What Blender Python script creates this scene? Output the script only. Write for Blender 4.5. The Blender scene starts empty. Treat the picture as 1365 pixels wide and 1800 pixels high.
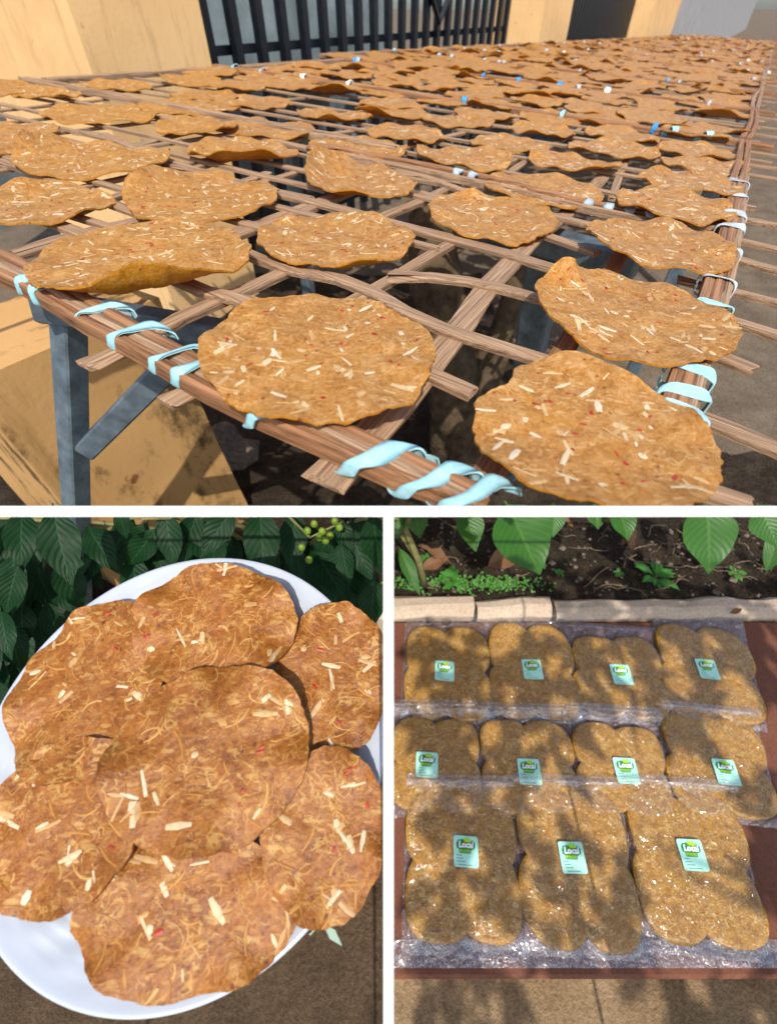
import bpy, math, random
from mathutils import Vector, Matrix, noise as mn

# ------------------------------------------------------------------ camera, sky, sun
scene = bpy.context.scene
COL = scene.collection
PI = math.pi
F_PX, CX, CY = 800.0, 682.5, 900.0            # focal length and centre in photograph pixels (1365 x 1800)
HC = 1.22                                     # camera height
PITCH = math.atan((CY - 10.0) / F_PX)
SP, CP = math.sin(PITCH), math.cos(PITCH)
cam_data = bpy.data.cameras.new("camera")
cam = bpy.data.objects.new("camera", cam_data)
COL.objects.link(cam)
cam.location = (0, 0, HC)
cam.rotation_euler = (PI / 2 - PITCH, 0, 0)
cam_data.sensor_fit = 'HORIZONTAL'
cam_data.sensor_width = 36.0
cam_data.lens = F_PX / 1365.0 * 36.0
cam_data.clip_start = 0.02
cam_data.clip_end = 600
scene.camera = cam
cam_data.dof.use_dof = True
cam_data.dof.focus_distance = 0.50
cam_data.dof.aperture_fstop = 7.0

SUN_EL, SUN_AZ = math.radians(53), math.radians(176)      # azimuth from +Y towards +X
sun_dir = Vector((math.sin(SUN_AZ) * math.cos(SUN_EL), math.cos(SUN_AZ) * math.cos(SUN_EL), math.sin(SUN_EL)))
world = bpy.data.worlds.new("World")
scene.world = world
world.use_nodes = True
wn = world.node_tree.nodes
wn.clear()
wo = wn.new('ShaderNodeOutputWorld')
wb = wn.new('ShaderNodeBackground')
ws = wn.new('ShaderNodeTexSky')
ws.sky_type = 'NISHITA'
ws.sun_disc = False
ws.sun_elevation = SUN_EL
ws.sun_rotation = SUN_AZ
ws.dust_density = 2.0
ws.air_density = 1.0
ws.ozone_density = 1.0
wb.inputs['Strength'].default_value = 0.13
world.node_tree.links.new(ws.outputs[0], wb.inputs[0])
world.node_tree.links.new(wb.outputs[0], wo.inputs[0])
sd = bpy.data.lights.new("sun", 'SUN')
sd.energy = 2.8
sd.angle = math.radians(0.53)
sd.color = (1.0, 0.95, 0.87)
sun = bpy.data.objects.new("sun", sd)
COL.objects.link(sun)
sun.rotation_euler = sun_dir.to_track_quat('Z', 'Y').to_euler()
sun.location = sun_dir * 20
scene.view_settings.view_transform = 'Standard'
scene.view_settings.look = 'None'
scene.view_settings.gamma = 1
scene.view_settings.use_curve_mapping = False
scene.view_settings.exposure = 0.7
scene.render.resolution_x, scene.render.resolution_y = 776, 1024

# ------------------------------------------------------------------ pixel to place
CAM = Vector((0, 0, HC))
def ray(px, py):
    a, b = (px - CX) / F_PX, (py - CY) / F_PX
    return Vector((a, CP - b * SP, -SP - b * CP))
def ground(px, py, z=0.0):
    r = ray(px, py)
    return CAM + r * ((z - HC) / r.z)
def at_depth(px, py, d):
    return CAM + ray(px, py) * d
def to_px(p):
    q = p - CAM
    d = q.y * CP - q.z * SP
    return CX + F_PX * q.x / d, CY + F_PX * (-q.y * SP - q.z * CP) / d
RN = Vector((0.04980, -0.00489, 0.99875)).normalized()     # the drying rack leans a little to the right
RD = 0.2093
def rack(px, py, off=0.0):
    r = ray(px, py)
    return CAM + r * (-(RD - off) / RN.dot(r))
def rack_z(x, y, off=0.0):
    return HC + (-(RD - off) - RN.x * x - RN.y * y) / RN.z
UD, VD = Vector((0.5066, 0.8622, 0)), Vector((-0.8622, 0.5066, 0))
R_REF = rack(1190, 690)
def uv_pt(u, v, off=0.0):
    p = Vector((R_REF.x, R_REF.y, 0)) + UD * u + VD * v
    p.z = rack_z(p.x, p.y, off)
    return p
def to_uv(p):
    q = Vector((p.x - R_REF.x, p.y - R_REF.y, 0))
    return q.dot(UD), q.dot(VD)

# ------------------------------------------------------------------ helpers
def tag(o, label=None, cat=None, group=None, kind=None):
    if label: o['label'] = label
    if cat: o['category'] = cat
    if group: o['group'] = group
    if kind: o['kind'] = kind
    return o
def empty(name, loc=(0, 0, 0), rz=0.0):
    o = bpy.data.objects.new(name, None)
    COL.objects.link(o)
    o.empty_display_size = 0.05
    o.location = loc
    o.rotation_euler = (0, 0, rz)
    return o
def link(name, me, mat=None, parent=None, M=None, smooth=None):
    if mat and not me.materials: me.materials.append(mat)
    o = bpy.data.objects.new(name, me)
    COL.objects.link(o)
    if parent: o.parent = parent
    if M is not None: o.matrix_basis = M
    return o
def mesh(name, vs, fs, smooth=False, uvs=None):
    me = bpy.data.meshes.new(name)
    me.from_pydata([tuple(v) for v in vs], [], fs)
    if smooth:
        me.polygons.foreach_set('use_smooth', [True] * len(me.polygons))
    if uvs:
        l = me.uv_layers.new(name='UVMap')
        for lp in me.loops:
            l.data[lp.index].uv = uvs[lp.vertex_index]
    me.update()
    return me
class MB:
    def __init__(s): s.v, s.f = [], []
    def add(s, vs, fs):
        n = len(s.v); s.v += [Vector(v) for v in vs]; s.f += [tuple(i + n for i in f) for f in fs]
    def box(s, lo, hi, M=None, b=0.0):
        x0, y0, z0 = lo; x1, y1, z1 = hi
        if b <= 0:
            vs = [Vector(p) for p in ((x0,y0,z0),(x1,y0,z0),(x1,y1,z0),(x0,y1,z0),(x0,y0,z1),(x1,y0,z1),(x1,y1,z1),(x0,y1,z1))]
            fs = [(0,3,2,1),(4,5,6,7),(0,1,5,4),(1,2,6,5),(2,3,7,6),(3,0,4,7)]
        else:
            vs, fs = [], []
            def ring(z, d):
                return [Vector(p) for p in ((x0+d+b,y0+d,z),(x1-d-b,y0+d,z),(x1-d,y0+d+b,z),(x1-d,y1-d-b,z),(x1-d-b,y1-d,z),(x0+d+b,y1-d,z),(x0+d,y1-d-b,z),(x0+d,y0+d+b,z))]
            for z, d in ((z0,b),(z0+b,0),(z1-b,0),(z1,b)): vs += ring(z, d)
            for k in range(3):
                for i in range(8):
                    j = (i+1) % 8
                    fs.append((k*8+i, k*8+j, k*8+8+j, k*8+8+i))
            fs.append(tuple(range(7,-1,-1))); fs.append(tuple(range(24,32)))
        if M is not None: vs = [M @ v for v in vs]
        s.add(vs, fs)
    def tube(s, pts, rad, n=8, cap=True, sq=1.0):
        pts = [Vector(p) for p in pts]
        if not hasattr(rad, '__len__'): rad = [rad] * len(pts)
        vs, fs = [], []
        t0 = (pts[1] - pts[0]).normalized()
        up = Vector((0, 0, 1)) if abs(t0.z) < .9 else Vector((1, 0, 0))
        a = t0.cross(up).normalized()
        for i, p in enumerate(pts):
            t = (pts[min(i+1, len(pts)-1)] - pts[max(i-1, 0)]).normalized()
            a = (a - t * a.dot(t)).normalized()
            b = t.cross(a)
            for k in range(n):
                w = 2 * PI * (k + .5) / n
                vs.append(p + (a * math.cos(w) + b * math.sin(w) * sq) * rad[i])
        for i in range(len(pts) - 1):
            for k in range(n):
                j = (k + 1) % n
                fs.append((i*n+k, i*n+j, i*n+n+j, i*n+n+k))
        if cap:
            fs.append(tuple(range(n-1, -1, -1))); fs.append(tuple(range((len(pts)-1)*n, len(pts)*n)))
        s.add(vs, fs)
    def mesh(s, name, smooth=False): return mesh(name, s.v, s.f, smooth)
    def build(s, name, mat, parent=None, smooth=False, M=None): return link(name, s.mesh(name, smooth), mat, parent, M)
def frame_x(p0, p1, up=Vector((0, 0, 1))):
    """matrix whose x axis runs from p0 to p1, z near up, origin p0"""
    x = (p1 - p0).normalized()
    y = up.cross(x).normalized()
    z = x.cross(y)
    M = Matrix((x, y, z)).transposed().to_4x4()
    M.translation = p0
    return M

# ------------------------------------------------------------------ materials
def N(nt, t, **kw):
    n = nt.nodes.new(t)
    for k, v in kw.items():
        if k.startswith('i_'):
            n.inputs[k[2:].replace('_', ' ')].default_value = v
        else:
            setattr(n, k, v)
    return n
def mat_base(name, rough=0.6, spec=0.3):
    m = bpy.data.materials.new(name)
    m.use_nodes = True
    nt = m.node_tree
    b = nt.nodes['Principled BSDF']
    b.inputs['Roughness'].default_value = rough
    b.inputs['Specular IOR Level'].default_value = spec
    return m, nt, b
def coords(nt, scale=(1, 1, 1), rnd=True, uv=False):
    tc = N(nt, 'ShaderNodeTexCoord')
    mp = N(nt, 'ShaderNodeMapping')
    mp.inputs['Scale'].default_value = scale
    nt.links.new(tc.outputs['UV' if uv else 'Object'], mp.inputs['Vector'])
    if rnd:
        oi = N(nt, 'ShaderNodeObjectInfo')
        ml = N(nt, 'ShaderNodeVectorMath', operation='SCALE')
        ml.inputs[0].default_value = (37.0, 19.0, 53.0)
        nt.links.new(oi.outputs['Random'], ml.inputs['Scale'])
        nt.links.new(ml.outputs[0], mp.inputs['Location'])
    return mp.outputs[0]
def noise_node(nt, vec, scale, detail=4, rough=.6, dist=0.0):
    n = N(nt, 'ShaderNodeTexNoise')
    n.inputs['Scale'].default_value = scale
    n.inputs['Detail'].default_value = detail
    n.inputs['Roughness'].default_value = rough
    n.inputs['Distortion'].default_value = dist
    nt.links.new(vec, n.inputs['Vector'])
    return n.outputs['Fac']
def ramp(nt, fac, stops, mode='LINEAR'):
    r = N(nt, 'ShaderNodeValToRGB')
    r.color_ramp.interpolation = mode
    e = r.color_ramp.elements
    while len(e) < len(stops): e.new(.5)
    for i, (p, c) in enumerate(stops):
        e[i].position = p
        e[i].color = (*c, 1) if len(c) == 3 else c
    nt.links.new(fac, r.inputs['Fac'])
    return r.outputs['Color']
def mixc(nt, fac, a, b, mode='MIX'):
    m = N(nt, 'ShaderNodeMix', data_type='RGBA', blend_type=mode)
    for k, s in ((0, fac), (6, a), (7, b)):
        if isinstance(s, (int, float)): m.inputs[k].default_value = s
        elif isinstance(s, tuple): m.inputs[k].default_value = (*s, 1)
        else: nt.links.new(s, m.inputs[k])
    return m.outputs[2]
def bump(nt, b, h, strength=.4, dist=.002):
    n = N(nt, 'ShaderNodeBump')
    n.inputs['Strength'].default_value = strength
    n.inputs['Distance'].default_value = dist
    nt.links.new(h, n.inputs['Height'])
    nt.links.new(n.outputs[0], b.inputs['Normal'])
    return n
def translucent(m, nt, b, col, fac):
    t = N(nt, 'ShaderNodeBsdfTranslucent')
    if isinstance(col, tuple): t.inputs['Color'].default_value = (*col, 1)
    else: nt.links.new(col, t.inputs['Color'])
    mx = N(nt, 'ShaderNodeMixShader')
    mx.inputs[0].default_value = fac
    nt.links.new(b.outputs[0], mx.inputs[1])
    nt.links.new(t.outputs[0], mx.inputs[2])
    nt.links.new(mx.outputs[0], nt.nodes['Material Output'].inputs['Surface'])

def m_plain(name, col, rough=.6, var=.25, scale=30, bmp=.2, spec=.3, metal=0.0, bd=.001):
    m, nt, b = mat_base(name, rough, spec)
    v = coords(nt)
    n = noise_node(nt, v, scale, 5, .65)
    lo = tuple(c * (1 - var) for c in col); hi = tuple(min(1, c * (1 + var)) for c in col)
    nt.links.new(ramp(nt, n, [(.3, lo), (.7, hi)]), b.inputs['Base Color'])
    b.inputs['Metallic'].default_value = metal
    if bmp: bump(nt, b, n, bmp, bd)
    return m
def m_cracker(name, dark, mid, light, amber, trans, fleck, fleck_amt=.34, fs=75, spec=.25, rough=.5, fibre=.5, tr=.22, speck=(.13, .015, .01)):
    m, nt, b = mat_base(name, rough, spec)
    v = coords(nt)
    big = noise_node(nt, v, 17, 6, .68)
    med = noise_node(nt, v, 85, 5, .7, .4)
    fine = noise_node(nt, v, 330, 4, .75)
    col = ramp(nt, big, [(.34, dark), (.5, mid), (.64, amber)])
    col = mixc(nt, .5, col, ramp(nt, med, [(.34, tuple(c * .55 for c in dark)), (.45, mid), (.56, light), (.68, fleck)]))
    col = mixc(nt, .38, col, ramp(nt, fine, [(.32, tuple(c * .35 for c in dark)), (.5, mid), (.68, tuple(min(1, c * 1.3) for c in light))]))
    lines = None
    for sc, di, wd, amt in ((52, 1.2, .026, fibre), (95, 1.6, .028, fibre * .8)):
        n = noise_node(nt, v, sc, 2, .5, di)
        sb = N(nt, 'ShaderNodeMath', operation='SUBTRACT'); nt.links.new(n, sb.inputs[0]); sb.inputs[1].default_value = .5
        ab = N(nt, 'ShaderNodeMath', operation='ABSOLUTE'); nt.links.new(sb.outputs[0], ab.inputs[0])
        ln = ramp(nt, ab.outputs[0], [(.0, (amt,) * 3), (wd * .5, (amt * .8,) * 3), (wd, (0, 0, 0))])
        gate = ramp(nt, noise_node(nt, v, sc * .7, 2), [(.48, (0, 0, 0)), (.58, (1, 1, 1))])      # broken into short lengths
        mu = N(nt, 'ShaderNodeMath', operation='MULTIPLY'); nt.links.new(ln, mu.inputs[0]); nt.links.new(gate, mu.inputs[1])
        col = mixc(nt, mu.outputs[0], col, fleck)
    for ang, sc, amt in ((.6, fs, fleck_amt), (2.0, fs * 1.25, fleck_amt * .8), (1.2, fs * 1.9, fleck_amt * .75)):
        mp = N(nt, 'ShaderNodeMapping')
        mp.inputs['Rotation'].default_value = (0, 0, ang)
        mp.inputs['Scale'].default_value = (.34, 1, .35)
        nt.links.new(v, mp.inputs['Vector'])
        vo = N(nt, 'ShaderNodeTexVoronoi'); vo.inputs['Scale'].default_value = sc
        nt.links.new(mp.outputs[0], vo.inputs['Vector'])
        f = ramp(nt, vo.outputs['Distance'], [(.0, (amt * 2.2,) * 3), (.17, (amt * 1.6,) * 3), (.24, (0, 0, 0))])
        gate = ramp(nt, vo.outputs['Color'], [(.45, (0, 0, 0)), (.5, (1, 1, 1))])
        mu = N(nt, 'ShaderNodeMath', operation='MULTIPLY'); nt.links.new(f, mu.inputs[0]); nt.links.new(gate, mu.inputs[1])
        col = mixc(nt, mu.outputs[0], col, fleck)
    vr = N(nt, 'ShaderNodeTexVoronoi'); vr.inputs['Scale'].default_value = 95
    nt.links.new(v, vr.inputs['Vector'])
    f = ramp(nt, vr.outputs['Distance'], [(.0, (.85,) * 3), (.11, (.6,) * 3), (.16, (0, 0, 0))])
    gate = ramp(nt, vr.outputs['Color'], [(.5, (0, 0, 0)), (.55, (1, 1, 1))])
    mu = N(nt, 'ShaderNodeMath', operation='MULTIPLY'); nt.links.new(f, mu.inputs[0]); nt.links.new(gate, mu.inputs[1])
    col = mixc(nt, mu.outputs[0], col, speck)
    nt.links.new(col, b.inputs['Base Color'])
    hh = N(nt, 'ShaderNodeMath', operation='MULTIPLY_ADD')
    nt.links.new(fine, hh.inputs[0]); hh.inputs[1].default_value = .35; nt.links.new(med, hh.inputs[2])
    bump(nt, b, hh.outputs[0], .75, .0026)
    translucent(m, nt, b, trans, tr)
    return m
def m_wood(name, lo, hi, sx=3.0, sy=150.0, rough=.62, dark=(.05, .03, .02)):
    m, nt, b = mat_base(name, rough, .25)
    v = coords(nt, (sx, sy, sy))
    n1 = noise_node(nt, v, 2.2, 6, .7, .3)
    v2 = coords(nt, (sx * .5, sy * 3, sy * 3))
    n2 = noise_node(nt, v2, 2.0, 3, .6)
    c = ramp(nt, n1, [(.34, dark), (.45, lo), (.58, hi), (.8, tuple(min(1, x * 1.25) for x in hi))])
    c = mixc(nt, .45, c, ramp(nt, n2, [(.35, tuple(x * .45 for x in lo)), (.6, hi)]))
    v3 = coords(nt, (6, 6, 6))
    c = mixc(nt, .35, c, ramp(nt, noise_node(nt, v3, 3, 3), [(.35, (.16, .15, .145)), (.65, hi)]), 'MULTIPLY') if False else c
    nt.links.new(c, b.inputs['Base Color'])
    bump(nt, b, n2, .6, .0012)
    return m
def m_ground(name, stops, scale=9, bmp=.8, bd=.012, rough=.95, fine=140):
    m, nt, b = mat_base(name, rough, .1)
    v = coords(nt, rnd=False)
    n1 = noise_node(nt, v, scale, 8, .7)
    n2 = noise_node(nt, v, fine, 5, .7)
    mx = N(nt, 'ShaderNodeMath', operation='MULTIPLY_ADD')
    nt.links.new(n2, mx.inputs[0]); mx.inputs[1].default_value = .55
    hm = N(nt, 'ShaderNodeMath', operation='MULTIPLY'); nt.links.new(n1, hm.inputs[0]); hm.inputs[1].default_value = .5
    nt.links.new(hm.outputs[0], mx.inputs[2])
    nt.links.new(ramp(nt, mx.outputs[0], stops), b.inputs['Base Color'])
    bump(nt, b, mx.outputs[0], bmp, bd)
    return m
def m_leaf(name, dark, light, trans, fac=.25, rough=.38, vein=(.25, .38, .10), nv=9.0, spec=.35):
    m, nt, b = mat_base(name, rough, spec)
    tc = N(nt, 'ShaderNodeTexCoord')
    sx = N(nt, 'ShaderNodeSeparateXYZ'); nt.links.new(tc.outputs['UV'], sx.inputs[0])
    ab = N(nt, 'ShaderNodeMath', operation='ABSOLUTE'); nt.links.new(sx.outputs['X'], ab.inputs[0])
    mid = ramp(nt, ab.outputs[0], [(.0, (.8,) * 3), (.035, (.55,) * 3), (.075, (0, 0, 0))])
    # side veins sweep towards the tip
    ad = N(nt, 'ShaderNodeMath', operation='MULTIPLY_ADD')
    nt.links.new(ab.outputs[0], ad.inputs[0]); ad.inputs[1].default_value = -.32; nt.links.new(sx.outputs['Y'], ad.inputs[2])
    ml = N(nt, 'ShaderNodeMath', operation='MULTIPLY'); nt.links.new(ad.outputs[0], ml.inputs[0]); ml.inputs[1].default_value = nv
    pp = N(nt, 'ShaderNodeMath', operation='PINGPONG'); nt.links.new(ml.outputs[0], pp.inputs[0]); pp.inputs[1].default_value = .5
    sv = ramp(nt, pp.outputs[0], [(.0, (.55,) * 3), (.05, (.25,) * 3), (.13, (0, 0, 0))])
    v = coords(nt)
    n = noise_node(nt, v, 25, 4, .6)
    oi = N(nt, 'ShaderNodeObjectInfo')
    c = mixc(nt, n, dark, light)
    c = mixc(nt, sv, c, vein)
    c = mixc(nt, mid, c, vein)
    nt.links.new(c, b.inputs['Base Color'])
    bump(nt, b, pp.outputs[0], .35, .003)
    translucent(m, nt, b, trans, fac)
    return m

M = {}
M['raw'] = m_cracker('dried cracker', (.28, .105, .017), (.45, .200, .038), (.62, .35, .115), (.56, .245, .020), (.80, .28, .01), (.76, .50, .22), fs=150, fleck_amt=.28, spec=.32, rough=.42)
M['raw_under'] = m_cracker('cracker underside', (.40, .15, .010), (.52, .22, .014), (.60, .29, .03), (.60, .26, .012), (.85, .30, .005), (.72, .44, .14), fs=150, fleck_amt=.2, spec=.4, rough=.35, fibre=.25)
M['fried'] = m_cracker('fried cracker', (.15, .038, .004), (.33, .104, .011), (.50, .20, .028), (.41, .135, .010), (.6, .2, .01), (.72, .43, .12), fleck_amt=.26, fs=125, spec=.5, rough=.36, fibre=.62)
M['fried_rim_shade'] = m_plain('rim contact shade', (.17, .045, .007), .6, .5, 200, .6)  # rim and underside darkened in colour to stand in for contact shade
M['bagged'] = m_cracker('bagged cracker', (.20, .076, .004), (.43, .185, .011), (.64, .35, .035), (.54, .24, .010), (.5, .25, .03), (.80, .56, .19), fleck_amt=.42, fs=190, spec=.35, fibre=.85)
def m_flake(name, stops):
    m, nt, b = mat_base(name, .45, .35)
    gi = N(nt, 'ShaderNodeNewGeometry')
    c = ramp(nt, gi.outputs['Random Per Island'], stops)
    n = noise_node(nt, coords(nt), 260, 4, .7)
    c = mixc(nt, .5, c, ramp(nt, n, [(.3, (.45, .40, .32)), (.65, (1, 1, 1))]), 'MULTIPLY')
    nt.links.new(c, b.inputs['Base Color'])
    bump(nt, b, n, .4, .0008)
    translucent(m, nt, b, (.8, .5, .2), .2)
    return m
M['flake'] = m_flake('onion flake', [(0, (.58, .31, .11)), (.25, (.68, .44, .20)), (.5, (.80, .60, .34)), (1, (.86, .74, .54))])
M['flake_gold'] = m_flake('fried shred', [(0, (.42, .17, .035)), (.5, (.55, .25, .05)), (1, (.68, .40, .13))])
M['chilli'] = m_plain('chilli', (.33, .035, .018), .4, .5, 200, .2)
M['bamboo'] = m_wood('weathered bamboo', (.22, .125, .07), (.46, .295, .175))
M['bamboo2'] = m_wood('brown bamboo', (.19, .085, .038), (.40, .20, .095), 2.2, 70)
M['bamboo_end'] = m_plain('cut bamboo end', (.42, .28, .15), .8, .3, 300, .5)
M['strap'] = m_plain('blue plastic strap', (.33, .58, .62), .6, .25, 45, .5, .2)
M['strap_grey'] = m_plain('faded strap', (.40, .46, .49), .6, .3, 60, .5, .2)
M['strap_blue'] = m_plain('bright blue strap', (.03, .28, .62), .35, .2, 60, .3, .5)
M['strap_teal'] = m_plain('teal strap', (.01, .42, .34), .4, .2, 60, .3, .5)
M['steel'] = m_plain('painted steel', (.11, .145, .17), .5, .45, 28, .3, .4, .3)
M['black'] = m_plain('black paint', (.006, .008, .012), .38, .4, 25, .1, .4)
M['white_paint'] = m_plain('white paint', (.84, .84, .83), .45, .03, 20, .05, .4)
M['plate'] = None
M['sticker'] = m_plain('mint sticker', (.42, .78, .62), .35, .05, 30, .0, .5)
M['print_green'] = m_plain('green print', (.02, .22, .05), .4, .2, 60, 0)
M['print_lime'] = m_plain('lime print', (.38, .66, .03), .4, .15, 60, 0)
M['print_white'] = m_plain('white print', (.86, .88, .86), .4, .02, 60, 0)
M['print_dark'] = m_plain('dark print', (.05, .12, .14), .5, .2, 60, 0)
M['bark'] = m_plain('bark', (.085, .06, .035), .9, .6, 22, 1.0, .1, bd=.012)
M['stem'] = m_plain('green brown stem', (.20, .19, .07), .6, .4, 40, .4)
M['berry'] = m_plain('green coffee cherry', (.15, .24, .02), .4, .35, 60, .3, .35)
M['dry_leaf'] = m_leaf('dry leaf', (.16, .075, .03), (.26, .13, .06), (.3, .12, .03), .15, .7, (.12, .06, .03))
M['coffee_leaf'] = m_leaf('coffee leaf', (.003, .017, .005), (.006, .036, .008), (.010, .08, .008), .15, .5, (.018, .07, .02), 8, .16)
M['big_leaf'] = m_leaf('shrub leaf', (.022, .095, .008), (.04, .14, .012), (.08, .26, .01), .25, .42, (.08, .19, .03), 10)
M['weed_leaf'] = m_leaf('weed leaf', (.04, .20, .02), (.09, .30, .04), (.15, .4, .03), .3, .5, (.12, .32, .06), 6)
M['canopy'] = m_leaf('canopy leaf', (.03, .10, .012), (.06, .16, .02), (.06, .2, .015), .2, .45)
M['tarp'] = m_plain('grey tarpaulin', (.15, .185, .19), .45, .3, 5, .3, .4, bd=.01)
M['blue_plastic'] = m_plain('blue plastic', (.02, .26, .60), .35, .15, 20, .1, .5)
M['root'] = m_plain('dry root', (.20, .145, .085), .85, .4, 80, .4)
M['pebble'] = m_plain('pebble', (.16, .125, .09), .85, .5, 60, .5)
M['soil'] = m_ground('dark soil', [(.3, (.012, .009, .006)), (.48, (.04, .029, .019)), (.62, (.085, .062, .04)), (.75, (.15, .115, .08))], 14, 1.0, .03)
M['sand'] = m_ground('sandy ground', [(.3, (.10, .065, .032)), (.5, (.25, .165, .085)), (.7, (.40, .28, .16))], 7, .9, .012)
M['earth'] = m_ground('brown earth', [(.3, (.03, .02, .012)), (.5, (.085, .056, .032)), (.7, (.15, .10, .06))], 9, .9, .012)
M['yard'] = m_ground('rough concrete', [(.3, (.05, .037, .024)), (.5, (.135, .102, .07)), (.7, (.235, .185, .13))], 5, .9, .015, fine=90)
M['ledge'] = m_ground('red-brown cement', [(.3, (.10, .038, .022)), (.5, (.155, .06, .035)), (.7, (.20, .088, .055))], 4, .3, .003, .6)
M['kerb'] = m_ground('weathered kerb', [(.28, (.22, .12, .07)), (.45, (.44, .33, .23)), (.7, (.58, .48, .37))], 8, .7, .006)
M['grey_wall'] = m_ground('grey render', [(.3, (.22, .21, .20)), (.5, (.34, .33, .32)), (.7, (.44, .43, .42))], 3, .3, .004)

def yellow_paint(name='yellow render', k=(1, 1, 1), wear=0.0):
    m, nt, b = mat_base(name, .8, .15)
    v = coords(nt, rnd=False)
    n = noise_node(nt, v, 2.2, 6, .65)
    c = ramp(nt, n, [(.3, (.68, .42, .18)), (.5, (.77, .49, .225)), (.75, (.82, .54, .26))])
    vs = coords(nt, (9, 9, 1.2), rnd=False)
    st = ramp(nt, noise_node(nt, vs, 1.6, 5, .7), [(.56, (0, 0, 0)), (.74, (.55,) * 3)])
    c = mixc(nt, st, c, (.34, .19, .08))
    ch = ramp(nt, noise_node(nt, v, 7, 9, .75), [(.655, (0, 0, 0)), (.675, (1, 1, 1))])
    c = mixc(nt, ch, c, (.36, .35, .33))
    rs = ramp(nt, noise_node(nt, v, 13, 4, .6), [(.70, (0, 0, 0)), (.76, (.9,) * 3)])
    c = mixc(nt, rs, c, (.25, .10, .025))
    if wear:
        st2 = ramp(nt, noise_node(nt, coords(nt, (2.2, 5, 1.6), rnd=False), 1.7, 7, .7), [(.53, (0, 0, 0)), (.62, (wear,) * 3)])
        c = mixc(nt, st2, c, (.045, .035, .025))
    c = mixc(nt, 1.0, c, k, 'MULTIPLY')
    nt.links.new(c, b.inputs['Base Color'])
    bump(nt, b, noise_node(nt, v, 60, 5), .25, .004)
    return m
M['yellow'] = yellow_paint()
M['shaded_ochre'] = yellow_paint('stained shade-toned render', (.66, .60, .50), .8)  # real stains, plus an overall darker tone standing in for shade
def plate_mat():
    m, nt, b = mat_base('white porcelain', .14, .55)
    v = coords(nt, rnd=False)
    n = noise_node(nt, v, 8, 3)
    nt.links.new(ramp(nt, n, [(.3, (.43, .47, .53)), (.7, (.46, .50, .56))]), b.inputs['Base Color'])
    b.inputs['Coat Weight'].default_value = .4
    return m
M['plate'] = plate_mat()
def film_mat(name, haze, refl=.10):
    m = bpy.data.materials.new(name)
    m.use_nodes = True
    nt = m.node_tree
    nt.nodes.remove(nt.nodes['Principled BSDF'])
    tr = N(nt, 'ShaderNodeBsdfTransparent'); tr.inputs['Color'].default_value = (.985, .985, .985, 1)
    gl = N(nt, 'ShaderNodeBsdfGlossy'); gl.inputs['Roughness'].default_value = .07
    df = N(nt, 'ShaderNodeBsdfDiffuse'); df.inputs['Color'].default_value = (.8, .82, .84, 1)
    lw = N(nt, 'ShaderNodeLayerWeight'); lw.inputs['Blend'].default_value = .5
    pw = N(nt, 'ShaderNodeMath', operation='POWER'); nt.links.new(lw.outputs['Facing'], pw.inputs[0]); pw.inputs[1].default_value = 3.0
    fr = N(nt, 'ShaderNodeMath', operation='MULTIPLY_ADD'); nt.links.new(pw.outputs[0], fr.inputs[0]); fr.inputs[1].default_value = .7; fr.inputs[2].default_value = refl
    v = coords(nt)
    def ridge(sc, det, dist):
        n = noise_node(nt, v, sc, det, .55, dist)
        sb = N(nt, 'ShaderNodeMath', operation='SUBTRACT'); nt.links.new(n, sb.inputs[0]); sb.inputs[1].default_value = .5
        ab = N(nt, 'ShaderNodeMath', operation='ABSOLUTE'); nt.links.new(sb.outputs[0], ab.inputs[0])
        return ab.outputs[0]
    r1, r2 = ridge(22, 2, 1.2), ridge(70, 2, 1.0)
    ad = N(nt, 'ShaderNodeMath', operation='MULTIPLY_ADD')
    nt.links.new(r2, ad.inputs[0]); ad.inputs[1].default_value = .35; nt.links.new(r1, ad.inputs[2])
    bp = N(nt, 'ShaderNodeBump'); bp.inputs['Strength'].default_value = 1.0; bp.inputs['Distance'].default_value = .012
    nt.links.new(ad.outputs[0], bp.inputs['Height'])
    nt.links.new(bp.outputs[0], gl.inputs['Normal']); nt.links.new(bp.outputs[0], lw.inputs['Normal'])
    m1 = N(nt, 'ShaderNodeMixShader')
    nt.links.new(fr.outputs[0], m1.inputs[0]); nt.links.new(tr.outputs[0], m1.inputs[1]); nt.links.new(gl.outputs[0], m1.inputs[2])
    m2 = N(nt, 'ShaderNodeMixShader')
    # where the film lifts off the crackers it shows as thin pale creases
    cr = ramp(nt, ridge(48, 2, 2.2), [(.0, (haze * 9,) * 3), (.012, (haze * 5,) * 3), (.03, (haze,) * 3)])
    nt.links.new(cr, m2.inputs[0]); nt.links.new(m1.outputs[0], m2.inputs[1]); nt.links.new(df.outputs[0], m2.inputs[2])
    nt.links.new(m2.outputs[0], nt.nodes['Material Output'].inputs['Surface'])
    return m
M['film'] = film_mat('clear plastic film', .010, .05)
M['film_loose'] = film_mat('loose plastic film', .03, .15)
M['sheet'] = film_mat('plastic ground sheet', .06, .16)

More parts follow.
